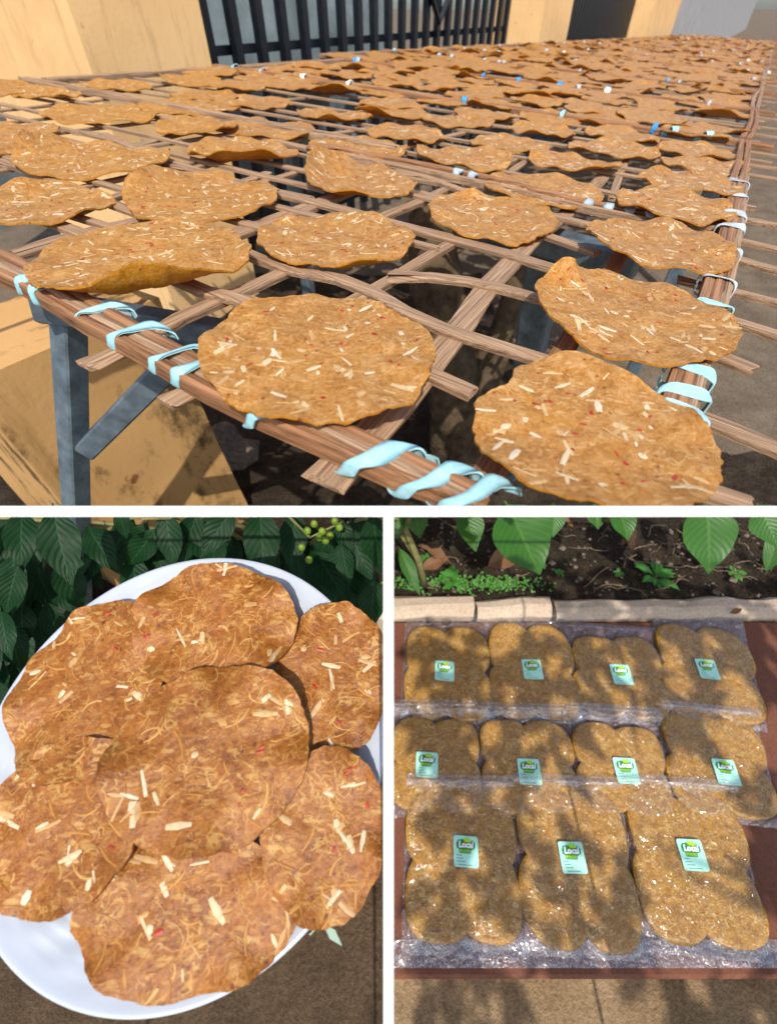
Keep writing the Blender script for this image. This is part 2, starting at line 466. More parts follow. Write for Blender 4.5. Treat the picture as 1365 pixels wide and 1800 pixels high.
# ------------------------------------------------------------------ the setting
def sheet(name, x0, x1, y0, y1, z, nx, ny, amp, mat, sc=3.0, kind='structure', edge=None):
    vs, fs = [], []
    for j in range(ny + 1):
        for i in range(nx + 1):
            x = x0 + (x1 - x0) * i / nx; y = y0 + (y1 - y0) * j / ny
            if edge: x, y = edge(x, y, i / nx, j / ny)
            zz = z + amp * mn.fractal(Vector((x * sc, y * sc, z)), 1.0, 2.0, 5)
            vs.append((x, y, zz))
    for j in range(ny):
        for i in range(nx):
            a = j * (nx + 1) + i
            fs.append((a, a + 1, a + nx + 2, a + nx + 1))
    o = link(name, mesh(name, vs, fs, True), mat)
    tag(o, kind=kind)
    return o
g = link('ground', mesh('ground', [(-250, -250, -.03), (250, -250, -.03), (250, 400, -.03), (-250, 400, -.03)], [(0, 1, 2, 3)]), M['yard'])
tag(g, kind='structure')
sheet('sandy_path', 0, 3, -3, .66, -.004, 80, 80, .008, M['sand'], 5)
sheet('earth_path', -3, 0, -3, .66, -.008, 80, 80, .010, M['earth'], 5)
sheet('soil_bed', -2.5, 1.75, .64, 1.32, .085, 190, 60, .022, M['soil'], 9)
sheet('shaded_earth', -2.2, .62, 1.25, 3.2, .025, 90, 70, .03, M['soil'], 6)
sheet('concrete_yard', .45, 6, 1.15, 7.5, .015, 120, 120, .014, M['yard'], 4)

def wavy_block(name, corners, z0, z1, n, amp, mat, label, cat, seed=0, group=None):
    """a weathered masonry strip between two edges; corners = (x0,y0a,y0b),(x1,y1a,y1b)"""
    (xa, ya, yb), (xb, yc, yd) = corners
    mb = MB()
    vs, fs = [], []
    prof = 10
    for i in range(n + 1):
        t = i / n
        x = xa + (xb - xa) * t
        lo = ya + (yc - ya) * t; hi = yb + (yd - yb) * t
        ring = [(lo, z0), (lo, z1 - .016), (lo + .012, z1 - .002), (lo + (hi - lo) * .4, z1 + .003), (lo + (hi - lo) * .75, z1), (hi - .012, z1 - .004), (hi, z1 - .02), (hi, z0)]
        for (y, z) in ring:
            d = mn.fractal(Vector((x * 9 + seed, y * 9, z * 9)), 1, 2, 4) * amp
            vs.append((x + d * .5 * (1 if 0 < i < n else 2.5), y + d, z + d * .8))
    k = 8
    for i in range(n):
        for j in range(k - 1):
            fs.append((i * k + j, i * k + k + j, i * k + k + j + 1, i * k + j + 1))
    fs.append(tuple(range(k))); fs.append(tuple(range(n * k + k - 1, n * k - 1, -1)))
    o = link(name, mesh(name, vs, fs, False), mat)
    return tag(o, label, cat, group)
# kerb stones between the ledge and the planted bed: joints where the photograph shows cracks
kx = [-2.4, -1.1, ground(834, 1070, .12).x, ground(972, 1070, .12).x, 1.35]
klabels = ['pale worn kerb stone under the coffee plant, far end', 'pale worn kerb stone left of the dark crack',
           'short pale kerb stone between the two cracks', 'long pale kerb stone beside the small green weed']
for i in range(4):
    x0, x1 = kx[i] + .006, kx[i + 1] - .004
    wavy_block('kerb_stone', ((x0, .610, .668), (x1, .616, .682)), .0, .125, 26 if i == 3 else 12, .006, M['kerb'], klabels[i], 'kerb', i * 3.1)
mb = MB(); mb.box((-.004, -.075, -.02), (1.30, .608, .1), b=.006)
tag(mb.build('ledge', M['ledge']), 'smooth red-brown cement ledge under the bagged crackers', 'ledge')

# ------------------------------------------------------------------ compound wall behind the rack
VW = 2.20                                        # face of the wall, measured across the rack
def wall_u(px, v=VW, py=80):
    r = ray(px, py)
    o = Vector((R_REF.x, R_REF.y, 0)) + VD * v   # intersect the pixel's vertical plane with the wall line
    den = r.x * UD.y - r.y * UD.x
    return (o.x * -r.y + o.y * r.x) / -den if False else (r.y * o.x - r.x * o.y) / den
WM = Matrix(((UD.x, VD.x, 0, R_REF.x), (UD.y, VD.y, 0, R_REF.y), (0, 0, 1, 0), (0, 0, 0, 1)))
def wall_block(name, u0, u1, v0, v1, z0, z1, mat, parent=None, div=.12, chip=.006, batter=0.0):
    """box in wall axes whose faces are cut into a grid and roughened; batter pushes the foot outwards"""
    vs, fs = [], []
    def grid(fn, a, b):
        base = len(vs)
        for j in range(b + 1):
            for i in range(a + 1): vs.append(fn(i / a, j / b))
        for j in range(b):
            for i in range(a):
                q = base + j * (a + 1) + i
                fs.append((q, q + 1, q + a + 2, q + a + 1))
    na = max(2, min(40, int((u1 - u0) / div))); nb = max(2, int((z1 - z0) / div)); nc = max(2, min(12, int((v1 - v0) / div)))
    def P(u, v, z):
        t = max(0, 1 - (z - z0) / max(.01, z1 - z0))
        if v < (v0 + v1) / 2: v -= batter * t ** 2
        d = mn.fractal(Vector((u * 4, v * 4, z * 4)), 1, 2, 4) * chip
        return (u + d * .5, v + d, z)
    grid(lambda s, t: P(u0 + (u1 - u0) * s, v0, z0 + (z1 - z0) * t), na, nb)
    grid(lambda s, t: P(u0, v1 + (v0 - v1) * s, z0 + (z1 - z0) * t), nc, nb)
    grid(lambda s, t: P(u1, v0 + (v1 - v0) * s, z0 + (z1 - z0) * t), nc, nb)
    grid(lambda s, t: P(u1 + (u0 - u1) * s, v1, z0 + (z1 - z0) * t), na, nb)
    grid(lambda s, t: P(u0 + (u1 - u0) * s, v0 + (v1 - v0) * t, z1), na, nc)
    return link(name, mesh(name, vs, fs, True), mat, parent, WM if parent is None else None)
u145, u365 = wall_u(145), wall_u(365)
u893, u990, u1117, u1170 = wall_u(945), wall_u(992), wall_u(1128), wall_u(1172)
PW = [(u145, u365, VW, VW + .75, 'broad yellow gatepost with chipped corner paint beside the black gate'),
      (u893, u990, VW, VW + .55, 'yellow gatepost between the two black gates'),
      (u1117, u1170, VW, VW + .55, 'yellow gatepost where the grey wall begins')]
for (a, b, v0, v1, lab) in PW:
    p = wall_block('gatepost', a, b, v0, v1, -.02, 2.3, M['yellow'])
    tag(p, lab, 'gatepost')
    wall_block('post_cap', a - .05, b + .05, v0 - .05, v1 + .05, 2.302, 2.40, M['yellow'], p)
w = wall_block('boundary_wall', u1170 + .01, 60, VW + .12, VW + .34, -.3, 2.1, M['grey_wall'], None, 1.2, .01)
tag(w, 'plain grey rendered wall running on behind the drying racks', 'wall')
# yellow flared foot of the wall that shows below the rack
pl = wall_block('wall_plinth', wall_u(20, 1.02, 600) - .10, to_uv(ground(283, 850, .02))[0] + .02, 1.02, 1.30, -.02, .78, M['shaded_ochre'], None, .06, .012, .10)
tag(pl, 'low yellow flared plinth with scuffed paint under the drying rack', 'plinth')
# black gates
def gate(u0, u1, step, lab, diag):
    r = empty('steel_gate')
    tag(r, lab, 'gate')
    r.matrix_world = WM
    vg = VW + .34
    n = int((u1 - u0) / step)
    bar = MB(); bar.box((-.027, -.022, .10), (.027, .022, 2.0))
    bm_ = bar.mesh('bar')
    for i in range(n):
        link('bar', bm_, M['black'], r, Matrix.Translation((u0 + (i + .5) * (u1 - u0) / n, vg, 0)))
    for z in (.16, 1.06, 1.95):
        t = MB(); t.box((u0 + .01, vg + .024, z - .02), (u1 - .01, vg + .05, z + .02)); t.build('rail', M['black'], r)
    if diag:
        um = u0 + (u1 - u0) * .62
        for s in (-1, 1):
            t = MB(); t.tube([(um, vg - .04, 1.13), (um + s * .55, vg - .04, 1.62)], .022, 6); t.build('diagonal_bar', M['black'], r)
gate(u365 + .03, u893 - .05, .20, 'long black gate of upright square bars with crossed diagonals', True)
gate(u990 + .03, u1117 - .05, .13, 'black barred gate between the two farther yellow gateposts', False)
# covered pile behind the first gate
vs, fs = [], []
nx, nz = 60, 24
for j in range(nz + 1):
    for i in range(nx + 1):
        u = u365 - .4 + 3.6 * i / nx; a = PI * j / nz
        fold = mn.fractal(Vector((u * 1.6, j * .5, 3)), 1, 2, 4) * .10
        vs.append((u, VW + 1.5 - math.cos(a) * (.62 + fold) , .14 + (1.5 + fold) * math.sin(a) ** .55))
for j in range(nz):
    for i in range(nx):
        q = j * (nx + 1) + i; fs.append((q, q + 1, q + nx + 2, q + nx + 1))
tag(link('covered_pile', mesh('covered_pile', vs, fs, True), M['tarp'], None, WM), 'grey tarpaulin draped over a pile behind the black gate', 'tarpaulin')
# ------------------------------------------------------------------ drying racks of split bamboo
def slat_mesh(name, L, w, th, seed=0, bend=0.0, sag=0.0, taper=.12, end=False):
    rnd = random.Random(seed)
    n = max(6, min(26, int(L / .05)))
    vs, fs = [], []
    ws = [-.5, -.47, -.25, 0, .25, .47, .5]
    rid = [rnd.uniform(-.1, .1) for _ in ws]
    for i in range(n + 1):
        t = i / n; x = L * t
        ww = w * (1 - taper * t) * (1 + .10 * mn.noise(Vector((x * 14, seed * 3.7, 1))))
        yy = bend * math.sin(PI * t) + .0025 * mn.noise(Vector((x * 7, seed * 1.3, 5)))
        zz = sag * math.sin(PI * t) + .0018 * mn.noise(Vector((x * 9, seed * 2.3, 9)))
        for k, q in enumerate(ws):
            zt = th * (.5 if 0 < k < 6 else .25) + th * rid[k] * .5 + (th * .12 * (1 - (2 * q) ** 2))
            vs.append((x + (rnd.uniform(-.003, .003) if i in (0, n) else 0), yy + ww * q, zz + zt))
        vs.append((x, yy + ww * .46, zz - th * .5)); vs.append((x, yy - ww * .46, zz - th * .5))
    k = 9
    for i in range(n):
        for j in range(k):
            j2 = (j + 1) % k
            fs.append((i*k+j, i*k+k+j, i*k+k+j2, i*k+j2))
    fs.append(tuple(range(k))); fs.append(tuple(range(n*k+k-1, n*k-1, -1)))
    return mesh(name, vs, fs, False)
RUP = RN
cnt = [0]
def slat_px(pts, w, parent, th=.006, off=0.0, mat='bamboo', name='slat'):
    """one long split-bamboo slat through points picked on the rack's surface"""
    P = [rack(x, y, off) for (x, y) in pts]
    p0, p1 = P[0], P[-1]
    Mx = frame_x(p0, p1, RUP)
    inv = Mx.inverted()
    L = (p1 - p0).length
    loc = [inv @ p for p in P]
    cnt[0] += 1
    me = slat_mesh(name, L, w, th, cnt[0])
    for v in me.vertices:                       # follow the picked points sideways
        x = v.co.x
        for a, b in zip(loc, loc[1:]):
            if a.x <= x <= b.x or b is loc[-1]:
                t = min(1, max(0, (x - a.x) / max(1e-6, b.x - a.x)))
                t = t * t * (3 - 2 * t)
                v.co.y += a.y + (b.y - a.y) * t
                break
    return link(name, me, M[mat], parent, Mx)
def slat_uv(u0, v0, u1, v1, w, parent, th=.006, off=0.0, mat='bamboo', name='slat', lib={}):
    p0, p1 = uv_pt(u0, v0, off), uv_pt(u1, v1, off)
    L = (p1 - p0).length
    key = (round(L, 1), random.randrange(4), name)
    if key not in lib:
        cnt[0] += 1
        lib[key] = slat_mesh(name, 1.0 * key[0], 1.0 * .022, .006, cnt[0], random.uniform(-.015, .015))
    me = lib[key]
    Mx = frame_x(p0, p1, RUP) @ Matrix.Diagonal((L / key[0], w / .022, th / .006, 1))
    return link(name, me, M[mat], parent, Mx)
def strap_mesh(hw, hh, w, skew, seed, loose=0.0):
    """a flat plastic strap wound once round a pole; pole axis = x"""
    rnd = random.Random(seed)
    vs, fs = [], []
    n = 28
    for i in range(n + 1):
        a = 2 * PI * i / n
        c, s = math.cos(a), math.sin(a)
        e = .5
        y = hw * (abs(c) ** e) * (1 if c >= 0 else -1)
        z = hh * (abs(s) ** e) * (1 if s >= 0 else -1)
        lf = loose * max(0, s) * (.6 + .4 * math.sin(a * 2 + seed))
        ax = skew * (a / (2 * PI) - .5)
        wv = w * (1 - .16 * math.sin(a * 3 + seed)) * (.85 + .15 * abs(s))
        tl = .0018 * math.sin(a * 2 + seed)
        for k, q in enumerate((-.5, -.2, .2, .5)):
            rr = 1 + (.05 if k in (1, 2) else 0)
            vs.append((ax + wv * q, y * rr, z * rr + lf + tl * q * 2))
    for i in range(n):
        for k in range(3):
            q = i * 4 + k; fs.append((q, q + 1, q + 5, q + 4))
    nv = len(vs)
    vs += [(x, y * .94, z * .94 - .0006) for (x, y, z) in vs]
    fs += [(d + nv, c + nv, b + nv, a + nv) for (a, b, c, d) in fs[:n * 3]]
    for i in range(n):
        for k in (0, 3):
            q = i * 4 + k; fs.append((q, q + 4, q + 4 + nv, q + nv))
    return mesh('tie_strap', vs, fs, True)

near = empty('bamboo_rack', rack(560, 620))
near.location.z -= .02
tag(near, 'bamboo lattice drying tray lashed with light blue straps, propped on the steel trestle', 'drying rack')
def adopt(o):
    o.parent = near
    o.matrix_parent_inverse = Matrix.Translation(near.location).inverted()
near_parts = []
def S(pts, px_w, ref=None, mat='bamboo', off=0.0, th=.006, name='slat'):
    p = rack(*(ref or pts[len(pts) // 2]))
    d = (p - CAM).y * CP - (p - CAM).z * SP
    near_parts.append(slat_px(pts, px_w, None, th, off, mat, name))
# slats running towards the far end (lower layer)
S([(575, 852), (700, 712), (790, 600), (870, 490), (930, 425), (1000, 372), (1058, 314)], .028, off=-.004)
S([(303, 716), (395, 672), (520, 590), (654, 511), (795, 428), (905, 365), (985, 325)], .017, off=-.004)
S([(160, 648), (240, 611), (294, 572), (400, 522), (515, 472), (600, 420), (674, 381), (740, 353), (816, 318), (905, 280)], .018, off=-.004)
S([(20, 446), (175, 403), (294, 376), (400, 330), (470, 305)], .019, off=-.004)
S([(290, 470), (412, 417), (480, 392), (560, 362), (640, 330), (760, 285)], .016, off=-.004)
S([(120, 380), (198, 349), (238, 337), (330, 300), (400, 280), (470, 255)], .016, off=-.004)
S([(848, 846), (985, 625), (1070, 482), (1115, 398), (1150, 332)], .022, mat='bamboo2', off=-.004)
S([(20, 345), (110, 305), (200, 270), (300, 240), (420, 215)], .017, off=-.004)
# slats running across (upper layer)
S([(0, 285), (50, 300), (109, 323), (241, 376), (300, 393), (480, 466), (618, 497), (763, 574), (975, 641), (1235, 737), (1420, 815)], .019, off=.001)
S([(0, 362), (116, 400), (230, 450), (353, 511), (452, 536), (600, 590), (740, 652), (830, 694)], .019, off=.001)
S([(690, 476), (845, 496), (945, 528), (1100, 540)], .017, off=.002)
S([(1210, 548), (1264, 559), (1331, 580), (1440, 614)], .016, off=.002)
S([(320, 292), (440, 328), (605, 369), (757, 412), (890, 447), (1000, 481), (1100, 500)], .021, off=.001)
S([(1190, 495), (1276, 510), (1420, 546)], .014, off=.001)
S([(740, 340), (860, 380), (930, 405), (1050, 447)], .018, off=.001)
S([(1180, 440), (1276, 450), (1330, 468), (1430, 494)], .018, off=.001)
S([(700, 300), (880, 354), (960, 377), (1040, 397), (1160, 410)], .016, off=.002)
S([(1200, 405), (1290, 423), (1420, 452)], .014, off=.001)
S([(1180, 372), (1286, 383), (1420, 408)], .017, off=.001)
S([(1180, 345), (1289, 358), (1325, 366)], .016, off=.001)
S([(1200, 605), (1265, 628), (1322, 652)], .019, off=.001)
S([(1165, 842), (1245, 868), (1313, 892)], .020, off=-.002)
S([(160, 230), (300, 285), (420, 325), (545, 350)], .018, off=.001)
S([(420, 235), (540, 262), (660, 300), (790, 315)], .016, off=.001)
rs = random.Random(77)
for k in range(7):
    v = .55 + .17 * k + rs.uniform(-.04, .04)
    near_parts.append(slat_uv(-.18 - .02 * k, v + rs.uniform(-.04, .04), .62, v + rs.uniform(-.04, .04), rs.uniform(.010, .015), None, .005, -.004))
for u in (-.02, .06, .12, .17, .22, .27, .36, .44, .52):
    near_parts.append(slat_uv(u + rs.uniform(-.03, .03), .28 + rs.uniform(0, .3), u + rs.uniform(-.03, .03), 1.85, rs.uniform(.010, .014), None, .005, .001))
# frame poles: bundles of split canes
for k, (dy, w, mt) in enumerate(((-10, .011, 'bamboo2'), (8, .012, 'bamboo'), (26, .010, 'bamboo2'))):
    S([(-60, 432 + dy), (50, 486 + dy), (170, 556 + dy), (400, 682 + dy), (700, 820 + dy), (800, 862 + dy), (846 - dy * .8, 885 + dy * .1)], w, mat=mt, off=.009 - k * .001, th=.014, name='frame_cane')
for k, (dx, w, mt) in enumerate(((-19, .012, 'bamboo2'), (4, .014, 'bamboo2'), (24, .010, 'bamboo'))):
    S([(1150 + dx, 870), (1197 + dx, 690), (1262 + dx * .8, 490), (1284 + dx * .6, 390), (1297 + dx * .5, 318)], w, mat=mt, off=.010, th=.014, name='frame_cane')
for k, (dy, mt) in enumerate(((-5, 'bamboo2'), (6, 'bamboo'))):
    S([(560, 262 + dy), (700, 287 + dy), (815, 311 + dy), (1040, 364 + dy), (1150, 387 + dy), (1285, 404 + dy)], .011, mat=mt, off=.007, th=.010, name='frame_cane')
# straps round the canes
def strap_at(px, py, dirpx, hw, hh, w, skew, mat, off=.008, loose=0.0):
    p = rack(px, py, off); q = rack(dirpx[0], dirpx[1], off)
    Mx = frame_x(p, q, RUP)
    cnt[0] += 1
    near_parts.append(link('tie_strap', strap_mesh(hw, hh, w, skew, cnt[0], loose), M[mat], None, Mx))
for (x, y, w, sk, lo) in ((66, 492, .013, .02, .002), (92, 508, .014, -.012, .001), (168, 548, .007, .028, .003), (228, 582, .013, .032, .002), (300, 622, .010, .026, .002), (340, 645, .012, .014, .001),
                          (470, 716, .009, .024, .001), (640, 795, .014, .030, .003), (736, 832, .012, .030, .002), (806, 858, .013, .024, .002)):
    strap_at(x, y + 4, (x + 100, y + 50), .0185, .0105, w * .98, -.03 - sk * 1.2, 'strap', .0085, lo * .5)
for (x, y, w, sk, lo, mt) in ((1206, 668, .013, -.012, .001, 'strap'), (1196, 702, .012, .016, .002, 'strap'), (1189, 742, .012, -.012, .001, 'strap'),
                              (1248, 545, .014, .028, .002, 'strap'), (1256, 505, .011, -.02, .002, 'strap_grey'), (1270, 450, .010, -.02, .001, 'strap_grey'), (1279, 408, .016, .02, .004, 'strap_grey'),
                              (1283, 388, .013, -.02, .003, 'strap_grey'), (1289, 352, .014, .03, .003, 'strap_grey'), (1293, 330, .013, -.03, .003, 'strap_grey')):
    strap_at(x, y, (x + 10, y - 60), .0195, .0100, w * .95, sk, mt, .010, lo * .5)
for (x, y) in ((806, 309), (832, 315), (1036, 363), (1070, 371), (1106, 378), (1142, 385), (1190, 392), (1235, 398)):
    strap_at(x, y, (x + 100, y + 22), .0125, .0085, .015, .012, 'strap_grey', .006, .001)
for o in near_parts: adopt(o)

# farther trays, one after the other along the trestles
random.seed(5)
tie_lib = [strap_mesh(.016, .011, random.uniform(.012, .022), random.uniform(-.02, .03), 50 + i, .003) for i in range(5)]
panel_u = [.60 + .80 * i for i in range(23)]
far_labels = 'far bamboo drying tray in the long row beside the wall, seen almost edge-on'
for i, u0 in enumerate(panel_u):
    u1 = u0 + .77
    r = empty('bamboo_rack', uv_pt(u0 + .4, .9, -.02))
    lab = {0: 'bamboo tray behind the blue-lashed one, with white and blue ties at its end',
           1: 'third bamboo tray along the row, with teal and bright blue straps'}.get(i, far_labels)
    tag(r, lab, 'drying rack', 'trays running on along the wall' if i > 1 else None)
    parts = []
    vmax = 1.80 if i < 2 else 2.0
    for k in range(2):
        parts.append(slat_uv(u0 + .03, .0 + k * .016, u1, .0 + k * .016, .014, None, .013, .007, 'bamboo2', 'frame_cane'))
        parts.append(slat_uv(u0 + .03, vmax - k * .016, u1, vmax - k * .016, .014, None, .013, .007, 'bamboo', 'frame_cane'))
        parts.append(slat_uv(u1 - k * .018, -.06, u1 - k * .018, vmax + .06, .014, None, .012, .008, 'bamboo2', 'frame_cane'))
        if i == 0: parts.append(slat_uv(u0 + k * .018, .62, u0 + k * .018, vmax + .06, .013, None, .012, .006, 'bamboo', 'frame_cane'))
    nu = 8 if i < 5 else 4
    for k in range(nu):
        v = .1 + (vmax - .15) * (k + random.uniform(.2, .8)) / nu
        parts.append(slat_uv(u0, v + random.uniform(-.08, .08), u1, v + random.uniform(-.08, .08), random.uniform(.014, .02), None, .005, -.004))
    for k in range(7 if i < 5 else 4):
        u = u0 + .75 * (k + random.uniform(.2, .8)) / (7 if i < 5 else 4)
        parts.append(slat_uv(u + random.uniform(-.06, .06), random.uniform(-.14, .02), u + random.uniform(-.06, .06), vmax + .03, random.uniform(.013, .018), None, .005, .001))
    nt_ = 9 if i < 3 else (6 if i < 8 else 3)
    for k in range(nt_):
        v = random.uniform(.0, vmax)
        mt = random.choice(['strap_grey', 'strap_grey', 'print_white', 'strap', 'strap_blue' if i < 4 else 'strap_grey'])
        if i == 0 and v < .35: mt = random.choice(['strap_blue', 'strap', 'strap_teal'])
        p = uv_pt(u1 - .008, v, .010); q = uv_pt(u1 - .008, v + .2, .010)
        me = random.choice(tie_lib).copy(); me.materials.clear()
        parts.append(link('tie_strap', me, M[mt], None, frame_x(p, q, RUP)))
    for o in parts:
        o.parent = r
        o.matrix_parent_inverse = Matrix.Translation(r.location).inverted()

# ------------------------------------------------------------------ steel trestles under the trays
def bar_between(mb, a, b, s):
    Mx = frame_x(a, b, Vector((0, 0, 1)) if abs((b - a).normalized().z) < .9 else UD)
    L = (b - a).length
    mb.box((0, -s / 2, -s / 2), (L, s / 2, s / 2), Mx, b=s * .08)
tr = empty('steel_trestle', (-.62, .62, 0)); tag(tr, 'grey square-tube steel trestle with diagonal brace holding the lashed tray', 'trestle')
def tpart(name, a, b, s=.045, parent=None, mat='steel'):
    mb = MB(); bar_between(mb, a, b, s)
    o = mb.build(name, M[mat])
    if parent:
        o.parent = parent; o.matrix_parent_inverse = Matrix.Translation(parent.location).inverted()
    return o
la, lb = at_depth(120, 560, .66), at_depth(134, 890, .88)
foot = lb + (lb - la) * (lb.z / (la.z - lb.z))
tpart('leg', la + (la - lb) * .15, foot, .036, tr)
m0 = la + (lb - la) * .62
tpart('brace', m0 + Vector((.02, 0, -.005)), at_depth(318, 622, .66), .034, tr)
bm0, bm1 = uv_pt(-.02, .75, -.06), uv_pt(.55, .60, -.05)
tpart('top_rail', at_depth(60, 535, .62), at_depth(470, 600, .72), .036, tr)
for i, (u, v, h) in enumerate(((.62, .33, 0), (.62, 1.55, 0), (1.9, .06, 0), (1.9, 1.6, 0), (3.8, .1, 0), (3.8, 1.6, 0))):
    pass
def trestle(u, vs_, lab, grp):
    c = uv_pt(u, .9, 0)
    r = empty('steel_trestle', (c.x, c.y, 0)); tag(r, lab, 'trestle', grp)
    for v in vs_:
        t = uv_pt(u, v, -.075)
        tpart('leg', t, Vector((t.x, t.y, 0.012)), .05, r)
    a, b = uv_pt(u, vs_[0] - .05, -.05), uv_pt(u, vs_[-1] + .05, -.05)
    tpart('top_rail', a, b, .045, r)
p = rack(945, 470); u_, v_ = to_uv(p)
r = empty('steel_trestle', ground(905, 850, 0)); tag(r, 'grey steel prop under the middle of the lashed tray beside the tree trunk', 'trestle')
tpart('leg', rack(962, 440, -.075), ground(893, 850, .012), .06, r)
tpart('top_rail', rack(850, 395, -.05), rack(1120, 470, -.05), .04, r)
for u in (1.46, 3.0, 4.8, 7.0, 10, 13):
    trestle(u, (.03, 1.62), 'grey steel trestle under the farther drying trays', 'trestles under the farther trays')
for v in (.2, 1.5):
    a, b = uv_pt(1.3, v, -.018), uv_pt(18.9, v, -.018)
    o = tpart('support_rail', a, b, .03); tag(o, 'long steel rail carrying the row of farther trays', 'rail', 'rails under the farther trays')

# ------------------------------------------------------------------ crackers
def make_cracker(seed, R=.1, rings=9, segs=56, wob=.05, jag=.012, dish=.004, bumps=.003, curls=(), th=.0022, notches=(), stretch=(1, 1), flakes=0, chil=0, fl=(.007, .015), fw=(.0016, .0032), shreds=0, name='cracker', under=None, wav=1.0):
    rnd = random.Random(seed)
    ph = [rnd.uniform(0, 2 * PI) for _ in range(8)]
    am = [rnd.uniform(.3, 1) for _ in range(8)]
    o3 = Vector((seed * 3.17, seed * 1.91, seed * .77))
    def outline(a):
        r = 1 + wob * sum(am[k] * math.cos((k + 2) * a + ph[k]) / (k + 1.4) for k in range(6))
        r += jag * mn.fractal(Vector((math.cos(a) * 3.1, math.sin(a) * 3.1, 0)) + o3, .45, 2.3, 6) * 1.25
        for (na, nw, nd) in notches:
            d = (a - na + PI) % (2 * PI) - PI
            r -= nd * math.exp(-(d / nw) ** 2)
        return r * R
    def surf(r, a, rr=None):
        ro = outline(a) * r
        x, y = ro * math.cos(a) * stretch[0], ro * math.sin(a) * stretch[1]
        z = dish * r * r * (1 + .8 * math.cos(2 * a + ph[0])) + bumps * mn.fractal(Vector((x * 22, y * 22, 0)) + o3, 1, 2, 3)
        z += wav * (.0035 * r ** 3 * math.sin(5 * a + ph[1]) * am[0] + .002 * r ** 4 * math.sin(9 * a + ph[2]))
        for (ca, cw, amt, st, inn) in curls:
            d = (a - ca + PI) % (2 * PI) - PI
            wgt = math.exp(-(d / cw) ** 2)
            t = max(0, (r - st) / (1 - st))
            z += amt * wgt * t ** 1.4
            sh = inn * wgt * t * t
            x -= sh * math.cos(ca); y -= sh * math.sin(ca)
        return Vector((x, y, z))
    vs, fs = [surf(0, 0)], []
    rad = [1 - (1 - (i + 1) / rings) ** 1.25 for i in range(rings)]
    for r in rad:
        for k in range(segs): vs.append(surf(r, 2 * PI * k / segs))
    for k in range(segs): fs.append((0, 1 + k, 1 + (k + 1) % segs))
    for i in range(rings - 1):
        for k in range(segs):
            j = (k + 1) % segs; a = 1 + i * segs
            fs.append((a + k, a + segs + k, a + segs + j, a + j))
    n = len(vs); nf = len(fs)
    vs += [v - Vector((0, 0, th)) for v in vs]
    fs += [tuple(reversed([q + n for q in f])) for f in fs[:nf]]
    a = 1 + (rings - 1) * segs
    e = len(vs)
    vs += [Vector(vs[a + k]) for k in range(segs)] + [Vector(vs[a + n + k]) for k in range(segs)]
    for k in range(segs):
        j = (k + 1) % segs
        fs.append((e + k, e + segs + k, e + segs + j, e + j))
    zmin = min(v.z for v in vs)
    low = sorted(v.z for v in vs)[len(vs) // 12] if R > .09 else zmin
    vs = [v - Vector((0, 0, low)) for v in vs]
    out = [mesh(name, vs, fs, True)]
    if under:
        for mt_ in under: out[0].materials.append(M[mt_])
        out[0].polygons.foreach_set('material_index', [0] * nf + [1] * (len(fs) - nf))
    def bits(count, ls, wsz, h, clusters=False, curve=0.0):
        bv, bf = [], []
        pv = None
        for _ in range(count):
            r = math.sqrt(rnd.random()) * .93; a = rnd.uniform(0, 2 * PI)
            if pv and rnd.random() < .3:
                a = pv[1] + rnd.uniform(-.18, .18); r = min(.93, max(.1, pv[0] + rnd.uniform(-.1, .1)))
            pv = (r, a)
            L = rnd.uniform(*ls) / 2; w = rnd.uniform(*wsz) / 2; d = rnd.uniform(0, PI)
            if rnd.random() < .25: L *= .55; w *= 1.35
            b0 = len(bv)
            ox, oy = outline(a) * r * math.cos(a) * stretch[0], outline(a) * r * math.sin(a) * stretch[1]
            cv = rnd.uniform(-curve, curve)
            m = 4 if curve else 2
            for i in range(m + 1):
                s = -1 + 2 * i / m
                dd = d + cv * s
                cxx = ox + math.cos(dd) * L * s; cyy = oy + math.sin(dd) * L * s
                ww = w * (1 - .35 * s * s) * rnd.uniform(.55, 1.15)
                for q, hh in ((-1, -.0002), (0, h), (1, -.0002)):
                    X = cxx - math.sin(dd) * ww * q; Y = cyy + math.cos(dd) * ww * q
                    ang = math.atan2(Y / stretch[1], X / stretch[0])
                    rr = min(1, math.hypot(X / stretch[0], Y / stretch[1]) / outline(ang))
                    p_ = surf(rr, ang)
                    bv.append(p_ + Vector((0, 0, hh + .0003 - low)))
            for i in range(m):
                for q in (0, 1):
                    e = b0 + i * 3 + q; bf.append((e, e + 3, e + 4, e + 1))
        return mesh('flakes', bv, bf, True)
    if flakes: out.append(bits(flakes, fl, fw, .0003))
    if chil: out.append(bits(chil, (.003, .006), (.002, .004), .0005))
    if shreds: out.append(bits(shreds, (.006, .020), (.0009, .0022), .0004, curve=.45))
    return out
def place_cracker(name, meshes, mats, p, rz, tilt=None, sc=(1, 1, 1), lab=None, grp=None, cat='cracker', partnames=('onion_flakes', 'chilli_bits', 'fried_shreds')):
    up = tilt or RUP
    q = Vector((0, 0, 1)).rotation_difference(up)
    Mx = Matrix.Translation(p) @ q.to_matrix().to_4x4() @ Matrix.Diagonal((*sc, 1)) @ Matrix.Rotation(rz, 4, 'Z')
    o = link(name, meshes[0], M[mats[0]], None, Mx)
    tag(o, lab, cat, grp)
    for me, mt, nm in zip(meshes[1:], mats[1:], partnames):
        c = link(nm, me, M[mt], o); tag(c, kind='stuff')
    return o
RG = 'crackers drying on the bamboo trays'
RL = 'round orange-brown cracker with cream flecks drying on the bamboo tray'
